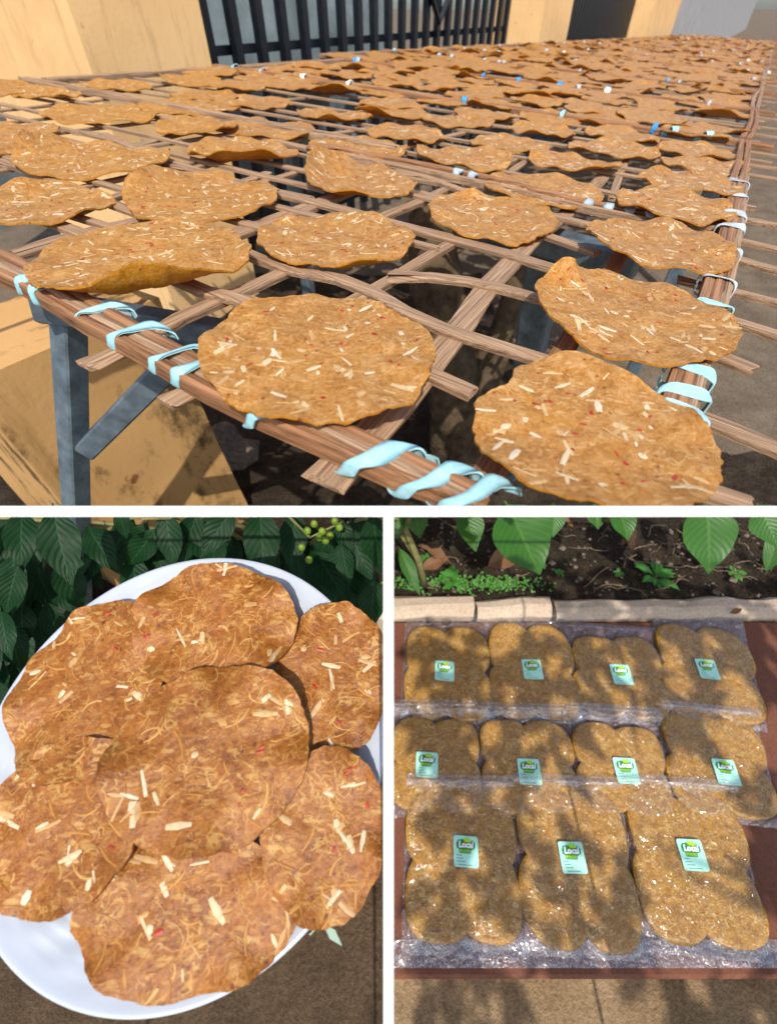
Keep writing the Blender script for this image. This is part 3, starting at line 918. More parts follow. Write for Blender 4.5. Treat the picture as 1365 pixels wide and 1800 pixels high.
# angle convention inside a cracker: 0 = +x (right in the picture), -pi/2 = towards the viewer
FRONT = -PI / 2
near_list = [  # px, py, width px, depth stretch, curls, notches, label
    (566, 618, 398, 1.08, [], [(1.55, .12, .05)], 'large flat cracker overhanging the blue-strapped front canes'),
    (1034, 764, 425, 1.0, [(FRONT, .9, .004, .4, 0)], [(2.35, .22, .16)], 'largest cracker, notched at its far edge, over the front corner of the tray'),
    (1106, 555, 325, 1.12, [(2.3, .3, .012, .7, .006)], [(2.15, .10, .08)], 'wide cracker resting against the strapped side canes, one corner lifted'),
    (1153, 432, 240, 1.10, [], [], 'cracker lying on the side canes just inside the grey straps'),
    (862, 385, 224, 1.12, [(1.9, .6, .008, .6, 0)], [], 'cracker with a slat crossing over its far corner'),
    (593, 424, 265, 1.10, [(-1.1, .5, .010, .8, .006)], [], 'scallop-edged cracker over the crossing of two slats, front edge lifted'),
    (255, 456, 352, 1.08, [(-1.15, .62, .026, .74, .012)], [], 'big cracker with its front edge curled up showing the amber underside'),
    (70, 362, 240, 1.02, [], [], None),
    (360, 350, 255, 1.18, [(2.8, .5, .016, .6, .006)], [(1.0, .14, .08)], 'cracker with a torn far edge and one raised side'),
    (632, 322, 205, 1.22, [(2.9, .75, .032, .45, .014), (-1.9, .5, .01, .7, 0)], [(.9, .4, .1)], 'cracker folded up along one side like an open leaf'),
    (952, 336, 200, 1.10, [], [], 'cracker pressed against the inner cross cane bound with grey ties'),
    (1182, 362, 202, 1.02, [], [], 'ragged cracker lying where the cross cane meets the strapped side canes'), (1212, 322, 178, .9, [], [], None),
    (168, 284, 245, 1.02, [(2.9, .5, .02, .6, .006)], [], 'broad cracker with one raised end on the tray side towards the yellow gatepost'),
    (430, 272, 188, 1.12, [(FRONT, .9, .020, .6, .008)], [], 'cracker rolled up along its front edge like a shallow boat'),
    (625, 262, 170, 1.05, [], [], None), (816, 281, 172, .9, [(2.9, .4, .012, .7, 0)], [], 'cracker with a lifted corner just beyond two grey ties on the cross cane'), (1005, 290, 158, .9, [(FRONT, .6, .008, .7, 0)], [], None),
    (1076, 265, 160, .9, [], [], None), (1232, 294, 150, .9, [], [], None), (896, 255, 140, .95, [], [], None), (475, 228, 155, 1.0, [], [], None),
    (715, 238, 150, .9, [], [], None), (180, 202, 185, 1.05, [], [], None), (335, 190, 165, 1.0, [], [], None), (40, 232, 120, 1.0, [], [], None),
    (446, 181, 135, .95, [], [], None), (590, 206, 130, 1.0, [(FRONT, .7, .012, .6, .006)], [], None), (802, 215, 125, .9, [], [], None), (950, 233, 120, 1.0, [], [], None),
    (1092, 240, 130, 1.0, [], [], None), (85, 170, 110, 1.0, [], [], None), (200, 153, 130, .95, [], [], None), (1225, 268, 140, .9, [], [], None), (690, 185, 120, 1, [], [], None),
]
rnd = random.Random(11)
taken = []
for i, (px, py, w, st, cu, no, lab) in enumerate(near_list):
    p = rack(px, py, .021 if i == 0 else .017 if i in (1, 2, 3, 6, 11, 12) else .0045)
    d = (p - CAM).y * CP - (p - CAM).z * SP
    R = w / 2 * d / F_PX
    big = i < 12
    ms = make_cracker(100 + i, R, 14 if big else 8, 150 if big else 64, .045, .028, .004 * rnd.uniform(.4, 1.5), .003, cu, .0019, no, (1, st), under=('raw', 'raw_under'),
                      flakes=int(88 * (R / .1) ** 2) if i < 20 else 46, chil=16 if i < 20 else 6, fl=(.005, .019), fw=(.0020, .0056))
    place_cracker('cracker', ms, ('raw', 'flake', 'chilli'), p, 0, None, (1, 1, 1), lab or RL, None if lab else RG)
    taken.append((*to_uv(p), R))
far_lib = [make_cracker(300 + i, .093, 5, 36, .06, .03, rnd.uniform(-.002, .006), .004,
                        [(rnd.uniform(-2.2, -.9), rnd.uniform(.4, .8), rnd.uniform(.010, .02), .5, .008)] if i % 4 == 0 else [(rnd.uniform(0, 6), .5, .004, .6, 0)], .0022, wav=.4, under=('raw', 'raw_under'))[0] for i in range(12)]
mid_lib = [make_cracker(340 + i, .093, 7, 56, .06, .03, rnd.uniform(-.002, .006), .004,
                        [(rnd.uniform(-2.2, -.9), .6, rnd.uniform(.010, .022), .5, .008)] if i % 3 == 0 else [], .0022, wav=.6, flakes=26, under=('raw', 'raw_under')) for i in range(8)]
spots = []
row = 0
u = -.3
while u < 18.8:
    step = .186
    for k in range(11):
        v = .10 + .182 * k + (row % 2) * .06 + rnd.uniform(-.035, .035)
        uu = u + rnd.uniform(-.035, .035)
        if v > (1.74 if uu < 2.2 else 1.95): continue
        if rnd.random() < .05: continue
        p = uv_pt(uu, v)
        x, y = to_px(p)
        if y > 262 and x > 60: continue
        if x < -80 or x > 1440 or y > 480: continue
        if any(math.hypot(uu - a, v - b) < r_ * .85 + .07 for (a, b, r_) in taken): continue
        spots.append((p.length, uu, v))
    u += step; row += 1
spots.sort()
stuff_v, stuff_f = [], []
n_single = 0
for (dist, uu, v) in spots:
    p = uv_pt(uu, v, .004 + rnd.uniform(0, .006))
    s = rnd.uniform(.9, 1.12)
    tl = (RUP + Vector((rnd.uniform(-.03, .03), rnd.uniform(-.06, .02), 0))).normalized()
    rz = rnd.uniform(-.6, .6)
    if n_single < 262:
        n_single += 1
        if dist < 2.9:
            place_cracker('cracker', rnd.choice(mid_lib), ('raw', 'flake'), p, rz, tl, (s, s, 1), RL, RG)
        else:
            place_cracker('cracker', [rnd.choice(far_lib)], ('raw',), p, rz, tl, (s, s, 1), RL, RG)
    else:
        me = far_lib[rnd.randrange(12)]
        Mx = Matrix.Translation(p) @ Vector((0, 0, 1)).rotation_difference(tl).to_matrix().to_4x4() @ Matrix.Rotation(rz, 4, 'Z') @ Matrix.Scale(s, 4)
        b0 = len(stuff_v)
        stuff_v += [Mx @ q.co for q in me.vertices]
        stuff_f += [tuple(b0 + t for t in f.vertices) for f in me.polygons]
if stuff_v:
    tag(link('distant_crackers', mesh('distant_crackers', stuff_v, stuff_f, True), M['raw']), 'mass of small far-off crackers covering the most distant trays', 'crackers', None, 'stuff')

# ------------------------------------------------------------------ leaves
def leaf_mesh(L, W, fold=.25, droop=.3, wave=.03, n=9, peak=.38, petiole=.12, seed=0, tip=1.0, bend=0.0, name='leaf'):
    """leaf along +x, upper side +z; UV x = -1..1 across, y = 0..1 along"""
    rnd = random.Random(seed)
    p0 = rnd.uniform(0, 6)
    vs, fs, uv = [], [], []
    cols = (-1, -.55, -.06, .06, .55, 1)
    for i in range(n + 1):
        t = i / n
        if t < peak: wd = math.sin(PI / 2 * (t / peak)) ** .75
        else:
            q = (t - peak) / (1 - peak)
            wd = (math.cos(PI / 2 * q) ** .95) * (1 - .25 * q) if q < .86 else (1 - q) / .14 * .10 * tip + .035 * tip
        wd = max(wd, .02) * W / 2
        x = L * (petiole + (1 - petiole) * t)
        zc = -droop * L * t * t
        yb = bend * L * t * t
        for c in cols:
            z = zc + abs(c) * wd * fold * (1 - .5 * t) + wave * W * math.sin(t * 13 + p0 + (1.5 if c > 0 else 0)) * c * c
            vs.append((x, yb + wd * c, z)); uv.append((c, t))
    k = len(cols)
    for i in range(n):
        for j in range(k - 1):
            a = i * k + j; fs.append((a, a + k, a + k + 1, a + 1))
    b = len(vs)
    r = W * .018
    for x, zz in ((0, 0), (L * petiole * 1.1, .0)):          # stalk
        for a in range(4):
            vs.append((x, math.cos(a * PI / 2) * r, zz + math.sin(a * PI / 2) * r - r)); uv.append((0, 0))
    for a in range(4): fs.append((b + a, b + (a + 1) % 4, b + 4 + (a + 1) % 4, b + 4 + a))
    return mesh(name, vs, fs, True, uv)
def leaf_matrix(base, tip, normal, roll=0.0):
    x = (tip - base).normalized()
    y = normal.cross(x)
    if y.length < 1e-4: y = Vector((0, 1, 0)).cross(x)
    y.normalize(); z = x.cross(y)
    Mx = Matrix((x, y, z)).transposed().to_4x4()
    Mx.translation = base
    return Mx @ Matrix.Rotation(roll, 4, 'X')
def attach(o, parent):
    o.parent = parent
    o.matrix_parent_inverse = Matrix.Translation(parent.location).inverted()
    return o

# ------------------------------------------------------------------ coffee plant behind the plate
rnd = random.Random(21)
cp = empty('coffee_plant', (-.30, .80, .09)); tag(cp, 'dark glossy coffee plant with green berries behind the white plate', 'plant')
lib = [leaf_mesh(.15, .066, .22, .16, .06, 10, .42, .08, i, 1.0, rnd.uniform(-.08, .08)) for i in range(7)]
branches = []
for (px0, px1, dep) in ((-120, 250, .80), (200, 520, .84), (420, 690, .82), (-60, 330, .98), (300, 700, 1.0)):
    root = Vector((-.30 + rnd.uniform(-.05, .05), .80 + rnd.uniform(-.03, .03), .08))
    a, b = at_depth(px0, 912, dep), at_depth(px1, 912, dep)
    for k, e in enumerate((a, b)):
        mid = root.lerp(e, .55) + Vector((0, 0, .06))
        pts = [root, root.lerp(mid, .5) + Vector((rnd.uniform(-.02, .02), 0, .03)), mid, mid.lerp(e, .6) + Vector((0, 0, .02)), e]
        mb = MB(); mb.tube(pts, [.009, .007, .006, .004, .002], 7)
        attach(mb.build('stem', M['stem'], None, True), cp)
def coffee_leaf(px, py, dep, dirpx, L, roll=0.0, nrm=None):
    base = at_depth(px, py, dep)
    tip = at_depth(px + dirpx[0], py + dirpx[1], dep + rnd.uniform(-.05, .03))
    me = rnd.choice(lib)
    n = nrm or (CAM - base).normalized() + Vector((rnd.uniform(-.5, .5), rnd.uniform(-.5, .2), rnd.uniform(.1, .9)))
    Mx = leaf_matrix(base, tip, n.normalized(), roll) @ Matrix.Scale(L / .15, 4)
    o = link('leaf', me, M['coffee_leaf'], None, Mx)
    return attach(o, cp)
for (px, py, dep, d, L) in ((92, 884, .72, (22, 130), .135), (40, 890, .80, (-10, 110), .12), (455, 886, .70, (12, 115), .125), (415, 888, .74, (-60, 80), .10), (205, 890, .78, (22, 60), .06),
                            (290, 890, .86, (10, 90), .12), (350, 890, .9, (-30, 90), .13), (600, 950, .74, (12, 95), .075), (655, 893, .72, (10, 120), .12), (585, 905, .80, (40, 70), .08),
                            (520, 892, .84, (-10, 100), .12), (240, 900, .9, (-50, 70), .11), (150, 920, .88, (50, 80), .12), (620, 890, .9, (30, 100), .12), (35, 985, .76, (-30, 90), .1), (660, 1010, .78, (-14, 110), .11)):
    coffee_leaf(px, py, dep, d, L)
for i in range(14):
    coffee_leaf(rnd.uniform(-70, 25), rnd.uniform(1060, 1190), rnd.uniform(.72, .9), (rnd.uniform(-40, 20), rnd.uniform(60, 110)), rnd.uniform(.09, .12))
for i in range(70):
    coffee_leaf(rnd.uniform(-130, 610), rnd.uniform(900, 1090), rnd.uniform(1.05, 1.2), (rnd.uniform(-70, 50), rnd.uniform(50, 120)), rnd.uniform(.12, .16))
for i in range(120):
    px = rnd.uniform(-130, 700); py = rnd.uniform(898, 1110); dep = rnd.uniform(.84, 1.08)
    if 120 < px < 560 and py > 1000: continue
    coffee_leaf(min(px, 610), py, dep, (rnd.uniform(-70, 50), rnd.uniform(50, 120)), rnd.uniform(.09, .14))
for (px, py) in ((540, 933), (552, 921), (566, 934), (580, 941), (572, 950), (530, 962), (543, 984), (588, 916), (596, 927), (561, 945)):
    mb = MB()
    c = at_depth(px, py, .73 + rnd.uniform(-.01, .01)); r = .0062
    n = 10
    vs = [Vector((math.sin(PI * j / 7) * math.cos(2 * PI * k / n) * r, math.sin(PI * j / 7) * math.sin(2 * PI * k / n) * r, math.cos(PI * j / 7) * r * 1.2)) for j in range(8) for k in range(n)]
    fs = [(j*n+k, j*n+n+k, j*n+n+(k+1)%n, j*n+(k+1)%n) for j in range(7) for k in range(n)]
    mb.add([v + c for v in vs], fs)
    attach(mb.build('berry', M['berry'], None, True), cp)
mb = MB(); mb.tube([at_depth(500, 900, .78), at_depth(545, 945, .745), at_depth(575, 930, .74), at_depth(600, 918, .75)], [.003, .0022, .002, .0015], 6)
attach(mb.build('berry_stem', M['stem'], None, True), cp)

# ------------------------------------------------------------------ shrub and weeds in the bed
sh = empty('broadleaf_shrub', ground(748, 1035, .1)); tag(sh, 'shrub with large bright green hanging leaves over the soil bed', 'shrub')
DS = 1.02
stem_pts = [ground(748, 1035, .09), at_depth(735, 985, 1.16), at_depth(712, 930, 1.08), at_depth(722, 902, DS), at_depth(830, 897, DS), at_depth(1000, 899, DS), at_depth(1180, 898, DS), at_depth(1300, 897, DS)]
mb = MB(); mb.tube(stem_pts, [.010, .009, .008, .007, .006, .005, .004, .003], 8); attach(mb.build('stem', M['stem'], None, True), sh)
mb = MB(); mb.tube([at_depth(735, 985, 1.16), at_depth(705, 940, 1.13), at_depth(690, 905, 1.1)], [.007, .006, .004], 7); attach(mb.build('stem', M['stem'], None, True), sh)
rnd = random.Random(4)
for i, (bx, by, tx, ty, w, fo, dz) in enumerate(((888, 880, 948, 1008, 122, .22, 0), (1240, 878, 1254, 1006, 100, .12, 0), (814, 888, 838, 966, 52, .3, .06), (972, 884, 974, 942, 44, .3, .08),
        (1080, 878, 1108, 948, 56, .3, .05), (1043, 884, 1052, 928, 40, .3, .08), (725, 882, 738, 944, 44, .3, .04), (700, 960, 738, 1044, 26, .5, .02), (925, 930, 958, 998, 34, .3, .10), (690, 890, 700, 945, 40, .3, .05), (1330, 884, 1372, 960, 70, .3, .03), (1345, 1010, 1380, 900, 30, .3, .1))):
    d = DS + dz
    a, b = at_depth(bx, by, d), at_depth(tx, ty, d - .02)
    L = (b - a).length; W = w * d / F_PX
    me = leaf_mesh(L * 1.03, W, fo, .10, .03, 11, .42, .05, 60 + i, 1.3, .05 if i == 0 else 0)
    n = (CAM - a).normalized() + Vector((.3, 0, .55))
    attach(link('leaf', me, M['big_leaf'], None, leaf_matrix(a, b, n.normalized(), rnd.uniform(-.25, .25))), sh)
def rosette(name, px, py, r, n, lab, seed, mat='weed_leaf', up=.6, wl=.34, cat='weed'):
    rr = random.Random(seed)
    c = ground(px, py, .10)
    e = empty(name, c); tag(e, lab, cat)
    mb = MB(); mb.tube([(0, 0, -.02), (0.002, 0, r * .25)], [.003, .002], 6); mb.build('stem', M['stem'], e)
    for k in range(n):
        a = 2 * PI * k / n + rr.uniform(-.3, .3); l = r * rr.uniform(.55, 1.05)
        me = leaf_mesh(l, l * wl * rr.uniform(.8, 1.2), .3, rr.uniform(.15, .45), .06, 6, .6, .2, seed + k)
        d = Vector((math.cos(a), math.sin(a), up * rr.uniform(.4, 1.3)))
        b = Vector((0, 0, rr.uniform(0, r * .25)))
        link('leaf', me, M[mat], e, leaf_matrix(b, b + d, Vector((0, 0, 1))))
rosette('weed', 1148, 1018, .066, 15, 'bright green leafy weed rosette rooted at the kerb edge', 201)
rosette('weed', 788, 1020, .045, 12, 'small pale lobed weed among dry leaves near the shrub stem', 230, wl=.6)
rosette('weed', 752, 985, .030, 7, 'tiny light green seedling beside the shrub stem', 245, wl=.6)
rosette('weed', 1290, 1010, .028, 6, 'tiny green seedling in the soil beyond the long kerb stone', 260, wl=.6)
rosette('weed', 982, 1008, .022, 5, 'tiny seedling in bare soil under the big hanging leaf', 270, wl=.6)
rosette('weed', 1085, 1010, .02, 5, 'tiny seedling in bare soil beside the bright weed rosette', 280, wl=.6)
# creeping cover at the kerb
rr = random.Random(8)
lv, lf = [], []
base = leaf_mesh(.010, .009, .2, .2, .05, 3, .5, .1, 3)
for i in range(520):
    px = rr.gauss(872, 38) if i < 330 else (rr.gauss(720, 18) if i < 420 else rr.gauss(795, 25)); py = rr.gauss(1026, 7)
    c = ground(px, py, .105 + rr.uniform(0, .012))
    Mx = Matrix.Translation(c) @ Matrix.Rotation(rr.uniform(0, 6.3), 4, 'Z') @ Matrix.Rotation(rr.uniform(-.9, .3), 4, 'Y') @ Matrix.Scale(rr.uniform(.5, 1.2), 4)
    b0 = len(lv); lv += [Mx @ v.co for v in base.vertices]; lf += [tuple(b0 + q for q in f.vertices) for f in base.polygons]
tag(link('ground_cover', mesh('ground_cover', lv, lf, True), M['weed_leaf']), 'creeping tiny-leaved ground cover along the kerb', 'ground cover', None, 'stuff')
# dry fallen leaves
for i, (px, py, L, az, lab) in enumerate(((850, 1000, .15, .5, 'large curled brown dry leaf under the broadleaf shrub'), (800, 992, .12, 2.9, 'brown dry leaf half hidden by the small pale weed'), (1112, 975, .11, 1.9, 'brown dry leaf standing up in the middle of the soil'),
                                         (1092, 962, .08, 1.2, 'small folded dry leaf behind the upright brown one'), (735, 1000, .09, .3, 'brown dry leaf beside the shrub stem'), (1010, 930, .09, 2.4, 'pale dry leaf far back in the bed'), (1280, 1078, .035, .3, 'tiny yellow-brown dry leaf on the long kerb stone'))):
    me = leaf_mesh(L, L * .45, .7, -.3, .12, 8, .45, .1, 80 + i)
    p = ground(px, py, .118 if i != 6 else .133)
    Mx = Matrix.Translation(p) @ Matrix.Rotation(az, 4, 'Z') @ Matrix.Rotation(-.5 if i in (2, 3) else -.1, 4, 'Y') @ Matrix.Rotation(.4, 4, 'X')
    tag(link('dry_leaf', me, M['dry_leaf'], None, Mx), lab, 'dry leaf')
# roots and crumbs on the soil
mb = MB()
for i in range(46):
    p = ground(rr.uniform(690, 1400), rr.uniform(930, 1035), .106)
    a = rr.uniform(0, 6.3); pts = []
    for k in range(7):
        pts.append(p + Vector((0, 0, rr.uniform(-.004, .010))))
        a += rr.uniform(-.7, .7); p = p + Vector((math.cos(a), math.sin(a) * .6, 0)) * rr.uniform(.012, .03)
    mb.tube(pts, [rr.uniform(.0006, .0016)] * 7, 5)
tag(mb.build('roots', M['root'], None, True), 'tangle of thin dry roots lying on the soil', 'roots', None, 'stuff')
mb = MB()
for i in range(260):
    p = ground(rr.uniform(680, 1420), rr.uniform(915, 1048), .098 + rr.uniform(-.004, .012)); s = rr.uniform(.0015, .007) if i > 30 else rr.uniform(.007, .014)
    pts = [Vector((rr.uniform(-1, 1), rr.uniform(-1, 1), rr.uniform(-.8, .8))).normalized() * s for _ in range(6)]
    ax = [Vector(v) * s * rr.uniform(.7, 1.2) for v in ((1, 0, 0), (0, 1, 0), (-1, 0, 0), (0, -1, 0), (0, 0, .7), (0, 0, -.7))]
    mb.add([p + v for v in ax], [(0, 1, 4), (1, 2, 4), (2, 3, 4), (3, 0, 4), (1, 0, 5), (2, 1, 5), (3, 2, 5), (0, 3, 5)])
tag(mb.build('soil_crumbs', M['pebble']), 'loose crumbs and pebbles scattered on the soil bed', 'pebbles', None, 'stuff')
# old tree trunk under the tray
def trunk(pts, rad, mat, n=22, amp=.25, seed=0, sub=8):
    P = []; R_ = []
    for i in range(len(pts) - 1):
        for k in range(sub):
            t = k / sub; P.append(Vector(pts[i]).lerp(Vector(pts[i + 1]), t)); R_.append(rad[i] + (rad[i + 1] - rad[i]) * t)
    P.append(Vector(pts[-1])); R_.append(rad[-1])
    mb = MB(); mb.tube(P, R_, n)
    for q, v in enumerate(mb.v):
        c = P[q // n]; d = v - c
        mb.v[q] = c + d * (1 + amp * mn.fractal(Vector((v.x * 14 + seed, v.y * 14, v.z * 5)), 1, 2, 4))
    return mb
tk = empty('tree_trunk', (.26, 1.42, 0)); tag(tk, 'gnarled mossy tree trunk leaning under the bamboo tray', 'tree')
attach(trunk([(.30, 1.36, 0), (.24, 1.42, .3), (.15, 1.52, .62), (.12, 1.62, .80)], [.13, .095, .085, .06], None, seed=2).build('trunk', M['bark'], None, True), tk)
attach(trunk([(.27, 1.40, .14), (.38, 1.50, .42), (.45, 1.62, .70)], [.07, .05, .03], None, seed=7).build('limb', M['bark'], None, True), tk)
mb = MB()
vs, fs = [], []
for j in range(17):
    for k in range(24):
        a, b = PI * j / 16, 2 * PI * k / 24
        d = Vector((math.sin(a) * math.cos(b), math.sin(a) * math.sin(b), math.cos(a)))
        vs.append(Vector((d.x * .20, d.y * .16, d.z * .15)) * (1 + .45 * mn.fractal(d * 2.2, 1, 2, 4)))
for j in range(16):
    for k in range(24): fs.append((j*24+k, j*24+24+k, j*24+24+(k+1)%24, j*24+(k+1)%24))
tag(link('boulder', mesh('boulder', vs, fs, True), M['pebble'], None, Matrix.Translation(ground(345, 820, .06))), 'rough brown boulder at the foot of the yellow plinth', 'rock')

# ------------------------------------------------------------------ plate of fried crackers on a stool
PC = at_depth(335, 1301, .346)
PN = Vector((.03, -.217, 1)).normalized()          # the plate is propped a little towards the viewer
PM = Matrix.Translation(PC) @ Vector((0, 0, 1)).rotation_difference(PN).to_matrix().to_4x4()
PMI = PM.inverted()
def plate_pt(px, py, h):
    r = ray(px, py); o = PC + PN * h
    return PMI @ (CAM + r * ((o - CAM).dot(PN) / r.dot(PN)))
def lathe(prof, n, mat, name, parent=None, ripple=None):
    vs, fs = [], []
    for (r, z) in prof:
        for k in range(n):
            a = 2 * PI * k / n
            dz = ripple(r, a) if ripple else 0
            vs.append((r * math.cos(a), r * math.sin(a), z + dz))
    for i in range(len(prof) - 1):
        for k in range(n):
            fs.append((i*n+k, i*n+(k+1)%n, i*n+n+(k+1)%n, i*n+n+k))
    fs.append(tuple(range(n-1, -1, -1))); fs.append(tuple(range((len(prof)-1)*n, len(prof)*n)))
    return link(name, mesh(name, vs, fs, True), mat, parent)
def rip(r, a):
    if r < .088 or r > .137: return 0
    t = (r - .088) / .049
    return .00075 * math.sin(a * 26 + t * 9) * math.sin(PI * t) + .0006 * math.sin(t * 40) * math.sin(a * 13) * math.sin(PI * t)
prof = [(.0005, 0), (.060, 0), (.062, -.003), (.066, -.003), (.072, .001)]
prof += [(.072 + .069 * i / 10, .001 + .017 * (i / 10) ** 1.2) for i in range(1, 11)]
prof += [(.1425, .0195), (.1420, .0212), (.1400, .0210)]
prof += [(.1400 - .052 * i / 22, .0210 - .0125 * (i / 22) ** .9) for i in range(1, 23)]
prof += [(.084, .0062), (.078, .0050), (.0005, .0046)]
plate = lathe(prof, 192, M['plate'], 'dinner_plate', None, rip)
plate.matrix_world = PM @ Matrix.Translation((0, 0, -.012)) @ Matrix.Diagonal((1.032, 1.032, 1, 1))
tag(plate, 'white porcelain dinner plate with embossed rim piled with fried crackers', 'plate')
mb = MB()
def plate_top(px, py):
    p = plate_pt(px, py, 0); r = math.hypot(p.x, p.y)
    z = .0046 if r < .084 else .0085 + .0125 * max(0, (r - .088) / .052)
    return Vector((p.x, p.y, z + .0012))
sp = [plate_top(540, 1622), plate_top(556, 1606), plate_top(575, 1598)]
mb.tube(sp, .0005, 5)
for (a, b) in (((562, 1603), (594, 1637)), ((548, 1612), (578, 1588))):
    A, B = plate_top(*a), plate_top(*b); m_ = (A + B) / 2; d = (B - A).cross(Vector((0, 0, 1))) * .16
    mb.add([A, m_ + d, B, m_ - d], [(0, 1, 2, 3)])
mt = m_plain('pale green print', (.34, .44, .34), .3, .1, 40, 0)
mb.build('printed_sprig', mt, plate)
SG = None
fr = [  # px, py, rx, ry, height, label, curls
    (338, 1600, 190, 145, .0235, 'fried cracker at the open edge of the plate, large pale shreds on top', []),
    (170, 1212, 132, 150, .0245, 'fried cracker under the coffee-leaf side of the pile, next to the notched top one', []),
    (582, 1195, 103, 135, .0245, 'fried cracker with a small white blister and a lifted rim', [(.7, .4, .008, .7, 0)]),
    (122, 1448, 140, 152, .0300, 'fried cracker with one long white sliver near its edge', []),
    (572, 1462, 108, 152, .0300, 'fried cracker beside the white panel divider, pale slivers along its side', []),
    (383, 1106, 140, 110, .0335, 'fried cracker nearest the coffee plant, overlapped by the topmost one', []),
    (376, 1332, 172, 164, .0455, 'topmost fried cracker in the middle of the plate with a looped shred', [(-1.0, .9, -.004, .55, 0), (2.4, .7, -.003, .6, 0)]),
]
tilts = [(0, -.06), (-.06, .05), (.07, .04), (-.08, -.02), (.08, -.02), (.0, .05), (.02, .12)]
for i, (px, py, rx, ry, h, lab, cu) in enumerate(fr):
    z = h - .012
    a, b = plate_pt(px - rx, py, z), plate_pt(px + rx, py, z)
    c, d = plate_pt(px, py - ry, z), plate_pt(px, py + ry, z)
    R = (b - a).length / 2; st = (c - d).length / 2 / R
    p = PM @ ((a + b + c + d) / 4)
    ms = make_cracker(500 + i, R, 14, 120, .035, .022, .0012, .0022, cu, .0034, [], (1, st), under=('fried', 'fried_rim_shade'), wav=1.3, flakes=17, chil=4, fl=(.004, .018), fw=(.0016, .0048), shreds=42)
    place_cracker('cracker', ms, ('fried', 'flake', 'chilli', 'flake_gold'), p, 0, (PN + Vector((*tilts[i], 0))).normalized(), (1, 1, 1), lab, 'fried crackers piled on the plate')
st_ = empty('wooden_stool', (PC.x, PC.y, 0)); tag(st_, 'tall wooden stool carrying the white plate', 'stool')
seat = lathe([(.0005, -.031), (.092, -.031), (.097, -.026), (.097, -.008), (.093, -.0032), (.0005, -.0032)], 48, M['bamboo2'], 'seat', st_)
seat.matrix_basis = Matrix.Translation((-PC.x, -PC.y, 0)) @ PM @ Matrix.Translation((0, 0, -.012))
for k in range(4):
    a = PI / 4 + k * PI / 2
    top = PM @ Vector((math.cos(a) * .07, math.sin(a) * .07, -.044)) - Vector((PC.x, PC.y, 0))
    mb = MB(); mb.tube([(math.cos(a) * .11, math.sin(a) * .11, 0.0), top], [.012, .014], 10); mb.build('leg', M['bamboo2'], st_, True)
for k in range(4):
    a, b = PI / 4 + k * PI / 2, PI / 4 + (k + 1) * PI / 2
    mb = MB(); mb.tube([(math.cos(a) * .097, math.sin(a) * .097, .27), (math.cos(b) * .097, math.sin(b) * .097, .27)], .008, 8); mb.build('rung', M['bamboo2'], st_, True)

# ------------------------------------------------------------------ bags of crackers on the ledge
LZ = .1
sheet_v = []
def text_mesh(body, size, shear=0.0, ext=.0002, offset=0.0, sx=1.0):
    cu = bpy.data.curves.new(body, 'FONT'); cu.body = body; cu.size = size; cu.shear = shear; cu.extrude = ext; cu.offset = offset
    cu.align_x = 'CENTER'; cu.resolution_u = 3
    o = bpy.data.objects.new('t', cu); COL.objects.link(o); o.scale.x = sx
    bpy.context.view_layer.update()
    me = bpy.data.meshes.new_from_object(o.evaluated_get(bpy.context.evaluated_depsgraph_get()))
    for v in me.vertices: v.co.x *= sx
    bpy.data.objects.remove(o)
    me.materials.clear()
    return me
T_local = text_mesh('Local', .0175, .12, .0002, .0007, .88)
T_food = text_mesh('FOOD', .0075, 0, .0002, .0003, 1.1)
def rounded(w, h, r, z0, z1, n=5):
    mb = MB(); ring = []
    for (sx, sy, a0) in ((1, 1, 0), (-1, 1, PI/2), (-1, -1, PI), (1, -1, 1.5*PI)):
        for k in range(n + 1):
            a = a0 + PI / 2 * k / n
            ring.append((sx * (w/2 - r) + math.cos(a) * r, sy * (h/2 - r) + math.sin(a) * r))
    m = len(ring)
    vs = [(x, y, z0) for x, y in ring] + [(x, y, z1) for x, y in ring]
    fs = [tuple(range(m, 2*m)), tuple(range(m-1, -1, -1))] + [(k, (k+1) % m, m + (k+1) % m, m + k) for k in range(m)]
    mb.add(vs, fs); return mb
L_face = rounded(.054, .062, .005, 0, .0004).mesh('label')
def blob(pts, z):
    mb = MB(); n = len(pts)
    mb.add([(x, y, z) for x, y in pts] + [(x, y, z + .0001) for x, y in pts], [tuple(range(n, 2*n))] + [(k, (k+1) % n, n+(k+1) % n, n+k) for k in range(n)])
    return mb.mesh('print')
L_blob = blob([(-.020, .006), (-.014, .003), (.012, .003), (.020, .007), (.021, .018), (.014, .023), (.004, .021), (-.006, .024), (-.017, .022), (-.021, .015)], .0006)
L_plate = rounded(.026, .009, .003, .0006, .0008); L_plate = L_plate.mesh('print')
L_leaf = blob([(-.002, .019), (-.006, .025), (-.002, .0245), (.000, .0295), (.004, .026), (.009, .028), (.010, .023), (.015, .021), (.010, .018), (.004, .018)], .0008)
mb = MB()
for (x, y, w_) in ((-.015, -.008, .012), (-.013, -.014, .014), (-.011, -.020, .018), (-.002, -.0265, .030), (-.023, -.0275, .002)):
    mb.box((x - w_/2, y - .0005, .0006), (x + w_/2, y + .0005, .0008))
L_lines = mb.mesh('print')
def sq(v): return math.copysign(abs(v) ** .8, v)
